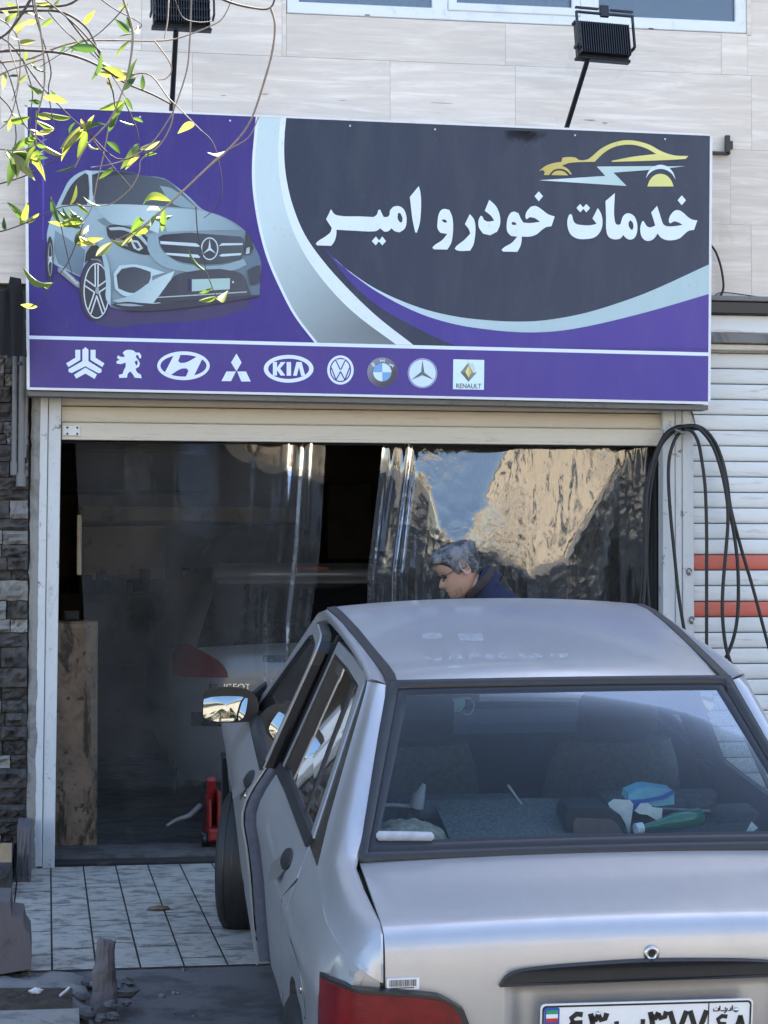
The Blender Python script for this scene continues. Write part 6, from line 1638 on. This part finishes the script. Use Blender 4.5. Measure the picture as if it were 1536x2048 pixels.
for j in range(12):
    row = []
    for i in range(20):
        u, v = i/19, j/11; x = -.36+.42*u; row.append((x, .68+.36*v, .985+.060*v*(1-.3*abs(u-.6))+.004*noise.noise((u*8, v*6, 4))))
    P.append(row)
b.grid(P); incar(b, 'seat_throw', 'shelf_felt', 'grey green patterned throw spread over the rear seat and shelf', 'throw')
# face mask hanging at the inner mirror
F = [cat_(x, y, 1.98) for x, y in ((866, 1396), (885, 1400), (930, 1396), (930, 1412), (922, 1424), (885, 1425), (876, 1410))]
mk = thing('face_mask', CA @ F[0], 'pale blue face mask hanging from the inner mirror', 'face mask')
b = MB().grid([F, [p+Vector((0, .012, 0)) for p in F]], close_v=True, smooth=False); b.add(F, [tuple(range(7))]); CW(b, 'fabric', 'mask_blue', mk)
CW(MB().tube(crom([cat_(x, y, 1.975) for x, y in ((930, 1396), (943, 1399), (948, 1412), (942, 1426), (932, 1429), (926, 1424))], 4), .0022, 6), 'ear_loop', 'pale_paper', mk)

# ================================================================ willow twigs in front
t = NT('leaf'); g = t.co(); oi = t.n('ObjectInfo')
c = t.ramp(oi.outputs['Random'], [(0, (.03, .07, .015)), (.3, (.09, .15, .02)), (.6, (.19, .24, .03)), (.85, (.28, .28, .06)), (1, (.20, .22, .10))])
t.col(c); t.set(Roughness=.4)
nt = t.t; tl = t.n('BsdfTranslucent'); t.l(c, tl.inputs[0]); mx = t.n('MixShader'); mx.inputs[0].default_value = .45
t.l(t.b.outputs[0], mx.inputs[1]); t.l(tl.outputs[0], mx.inputs[2]); t.l(mx.outputs[0], t.out.inputs[0]); M['leaf'] = t.m
worn('bark_dark', (.055, .042, .038), dirt=(.02, .016, .015), amount=.5, rough=.8, sc=40)
worn('bark_pale', (.22, .17, .13), dirt=(.08, .06, .05), amount=.55, rough=.7, sc=60)
YT = -5.75
tree = thing('willow_tree', (-2.0, YT, ZST), 'willow twigs with yellow green leaves hanging in front of the sign', 'tree')
Z1 = lambda x, y: (x/2.477, y/2.477); ZA = lambda x, y: (x/2.4, 180+y/2.4)
BR = [(Z1, 2.6, [(-260, 70), (0, 45), (150, 30), (330, 25), (430, -40)], 0), (Z1, 2.2, [(-260, 40), (0, 60), (200, 52), (320, 65), (430, 140), (490, 260), (530, 340), (620, 400)], 0),
 (Z1, 2.4, [(190, -80), (150, 0), (80, 110), (0, 190), (-260, 330)], 0), (Z1, 2.2, [(-260, 280), (0, 255), (130, 250), (300, 262), (420, 295), (520, 345), (620, 410), (760, 470), (845, 515)], 0),
 (Z1, 1.6, [(-260, 350), (0, 310), (150, 290), (270, 240), (400, 205), (560, 200), (760, 203), (880, 190), (1040, 130), (1110, 80), (1170, -60)], 1), (Z1, 1.1, [(765, 203), (830, 290), (850, 350), (820, 390), (770, 395)], 1),
 (Z1, 1.8, [(170, -60), (175, 30), (200, 150), (220, 330), (215, 450), (180, 600), (180, 720)], 1), (Z1, 2.0, [(1000, -60), (1110, 0), (1230, 35), (1340, 38), (1370, -60)], 0),
 (Z1, 1.7, [(1340, 38), (1362, 120), (1350, 250), (1310, 400), (1245, 590), (1160, 710), (1020, 840), (850, 1000), (760, 1080), (600, 1220)], 1),
 (Z1, 1.8, [(590, -60), (650, 120), (655, 230), (630, 380), (600, 470), (540, 600), (430, 720), (370, 830)], 1), (Z1, 1.4, [(950, -60), (945, 100), (940, 200), (925, 350), (870, 520), (830, 600), (740, 720), (600, 800), (450, 830)], 1),
 (Z1, 1.3, [(838, -60), (835, 0), (830, 100), (815, 190)], 1), (Z1, 1.0, [(850, -60), (900, 80), (980, 110), (1050, 105)], 0), (Z1, 1.3, [(640, 380), (700, 362), (760, 385), (830, 480), (870, 520), (930, 580), (1000, 650)], 1),
 (Z1, .9, [(1000, 650), (1060, 720), (1100, 900), (1085, 1010), (1010, 1080)], 0), (Z1, 1.1, [(860, 510), (850, 610), (790, 720), (700, 790), (690, 850), (650, 930), (560, 1005), (500, 1020)], 1), (Z1, 1.4, [(-200, 480), (0, 370), (100, 330), (220, 290)], 1),
 (Z1, 1.7, [(320, 70), (420, 200), (500, 300), (555, 440), (570, 530)], 0), (Z1, 1.5, [(-160, 60), (0, 180), (70, 240), (200, 420), (330, 560), (430, 650)], 0), (Z1, .8, [(430, 650), (540, 800), (650, 930)], 0), (Z1, 1.3, [(160, -60), (170, 60), (250, 330), (240, 450), (270, 640)], 0),
 (Z1, 1.1, [(110, 290), (160, 450), (150, 560), (150, 640)], 0), (Z1, 1.1, [(545, 590), (510, 780), (480, 900), (450, 1040), (380, 1130)], 1), (Z1, 1.0, [(615, 500), (680, 650), (690, 780)], 0), (Z1, 1.4, [(-200, 960), (0, 910), (150, 860), (300, 770), (460, 650)], 0),
 (Z1, 1.2, [(-200, 720), (0, 740), (120, 740), (230, 690)], 1), (Z1, 1.3, [(-200, 300), (0, 480), (60, 560), (80, 680), (60, 760)], 0), (Z1, 1.3, [(500, 260), (380, 130), (300, 60), (180, -40)], 0), (Z1, 1.2, [(-160, 20), (60, 140), (100, 330), (60, 560), (0, 640)], 1),
 (ZA, 1.0, [(1240, 130), (1190, 230), (1060, 310), (900, 460), (700, 640), (540, 730)], 1), (ZA, .9, [(940, 560), (950, 700), (975, 800), (990, 870)], 0), (ZA, .8, [(990, 870), (1020, 950), (1050, 1010)], 0), (ZA, 1.1, [(-200, 720), (0, 680), (120, 640), (300, 560), (440, 560)], 0),
 (ZA, .8, [(400, 640), (330, 820), (250, 930), (180, 1040)], 0), (ZA, .8, [(290, 640), (340, 860), (370, 920)], 0), (ZA, 1.1, [(430, 210), (560, 330), (700, 300), (780, 250)], 0), (Z1, .9, [(620, 30), (560, 100), (470, 180), (380, 220), (200, 330)], 0),
 (Z1, 1.0, [(430, -60), (560, 40), (700, 120), (640, 160)], 0), (Z1, 1.2, [(-200, 150), (0, 300), (60, 420), (110, 600), (220, 720)], 0), (Z1, 1.0, [(60, -60), (90, 60), (40, 200), (90, 380), (60, 500)], 1), (Z1, .9, [(240, 60), (330, 160), (520, 330), (620, 480)], 0)]
rk = random.Random(12); TW = []
for T_, w, pts, pale in BR:
    y0 = YT+rk.uniform(-.22, .22); dy = rk.uniform(-.1, .1); n = len(pts)
    P3 = [at(*T_(x, y), y0+dy*i/n) for i, (x, y) in enumerate(pts)]
    C3 = crom(P3, 5); TW.extend(C3); rad = [w*.00125*(1.15-.5*i/len(C3))*(1+.18*noise.noise((i*1.7, w, 0))) for i in range(len(C3))]
    MB().tube(C3, rad, 6).build('twig', M['bark_pale' if pale else 'bark_dark'], tree)
LF = [(Z1, v) for v in [(75,130,150,100),(85,185,130,130),(110,95,150,90),(310,270,405,300),(500,285,635,320),(600,60,640,80),(570,275,620,205),(585,110,650,170),(660,350,685,265),(465,390,590,430),(630,470,680,395),(480,365,540,380),(420,440,435,365),(660,170,680,140),(625,190,650,200),(230,570,350,600),(360,630,420,570),(430,565,510,570),(545,640,585,570),(565,555,620,495),(300,500,370,515),(390,530,420,490),(200,685,300,680),(285,735,350,650),(120,495,155,500),(5,780,60,830),(0,860,40,880),(55,820,75,890),(145,940,200,860),(205,850,285,930),(285,930,345,880),(250,820,330,830),(270,870,330,800),(375,870,405,830),(590,870,655,795),(635,850,700,800),(700,770,755,760),(770,790,825,735),(480,885,530,840),(935,680,1030,655),(1010,690,1070,640),(375,980,460,1010),(240,920,265,970),(340,1000,370,920),(20,0,60,20),(0,70,40,100),(100,150,140,170),(360,160,390,190),(20,790,50,860),(340,30,385,45),(440,70,480,30),(20,960,75,1010),(60,1020,110,960)]]
LF += [(ZA, v) for v in [(720,540,840,520),(735,565,810,555),(610,630,700,625),(740,655,775,605),(665,720,700,655),(820,710,855,650),(845,740,880,680),(890,640,945,640),(290,620,380,600),(305,700,380,640),(340,560,400,600),(390,515,445,550),(540,700,620,680),(580,740,640,690),(475,790,545,735),(530,800,575,750),(410,720,465,745),(965,965,1020,940),(970,1005,1045,985),(1020,1060,1070,1000),(125,640,180,600),(175,610,260,600),(200,560,240,620),(40,740,75,680),(0,740,30,730),(100,1020,160,1020),(210,915,260,910),(50,490,20,430),(0,345,60,330),(20,310,60,360),(260,370,330,330),(300,400,390,380),(250,390,300,340),(350,560,380,610),(330,640,370,660),(300,590,350,640),(240,480,215,430)]]
rq = random.Random(77)
for _ in range(46):
    if rq.random() < .6: x, y = rq.uniform(-10, 260), rq.uniform(20, 1000)
    else: x, y = rq.uniform(100, 700), rq.uniform(60, 860)
    a = rq.uniform(0, 6.28); L = rq.uniform(45, 95); LF.append((Z1, (x, y, x+L*math.cos(a), y+L*math.sin(a)*.8)))
def leaf_mesh(fold, curl):
    b = MB(); k = []
    for i in range(9):
        u = i/8; w = .135*math.sin(math.pi*u**.8)**.9; z = curl*math.sin(math.pi*u)
        k.append([(u, -w, z+fold*w), (u, -w*.5, z+fold*w*.4), (u, 0, z), (u, w*.5, z+fold*w*.4), (u, w, z+fold*w)])
    return b.grid(k)
protos = []
for q, (fo, cu_) in enumerate(((.5, .08), (.9, .16), (.3, -.10), (.7, .02))): protos.append(None)
rl = random.Random(21)
for n_, (T_, (x0, y0, x1, y1)) in enumerate(LF):
    Y = YT+rl.uniform(-.2, .12); A, B_ = at(*T_(x0, y0), Y), at(*T_(x1, y1), Y+rl.uniform(-.015, .015))
    nn = min(TW, key=lambda c: (c-A).length_squared); n2 = min(TW, key=lambda c: (c-B_).length_squared)
    if (n2-B_).length < (nn-A).length: A, B_, nn = B_, A, n2
    if (nn-A).length < .30: B_ = B_+(nn-A)*(1 if n_ > 100 else .6); A = nn.copy()
    d = B_-A
    if d.length > .075: d = d.normalized()*.06
    L = max(d.length, .022)*1.2; ex_ = d.normalized(); ey = ex_.cross(Vector((0, -1, 0)))
    if ey.length < .1: ey = Vector((1, 0, 0))
    ey.normalize(); ez_ = ex_.cross(ey); ra = rl.uniform(-1.1, 1.1); ey2 = ey*math.cos(ra)+ez_*math.sin(ra); ez2 = ex_.cross(ey2)
    q = n_ % 4
    if protos[q] is None:
        fo, cu_ = ((.5, .08), (.9, .16), (.3, -.10), (.7, .02))[q]
        protos[q] = leaf_mesh(fo, cu_).build('leaf', M['leaf'], tree, local=True); o = protos[q]
    else: o = dup(protos[q], tree)
    Wd_ = L*(1.15 if L < .04 else .95)
    o.matrix_basis = wm(tree).inverted() @ Matrix(((ex_.x*L, ey2.x*Wd_, ez2.x*L, A.x), (ex_.y*L, ey2.y*Wd_, ez2.y*L, A.y), (ex_.z*L, ey2.z*Wd_, ez2.z*L, A.z), (0, 0, 0, 1)))
MB().tube(crom([(-2.0, YT, ZST), (-1.96, YT, 1.0), (-1.9, YT+.05, 2.2), (-1.7, YT, 3.2)], 6), [.14-.003*i for i in range(19)], 14).build('trunk', M['bark_dark'], tree)
for q in range(6):
    a = at(-260/2.477, (-40+q*150)/2.477, YT); MB().tube(crom([(-1.85+.02*q, YT+.02, 2.9-.12*q), ((-1.85+a.x)/2, YT, a.z+.25), tuple(a)], 5), [.012-.0008*i for i in range(11)], 8).build('limb', M['bark_dark'], tree)
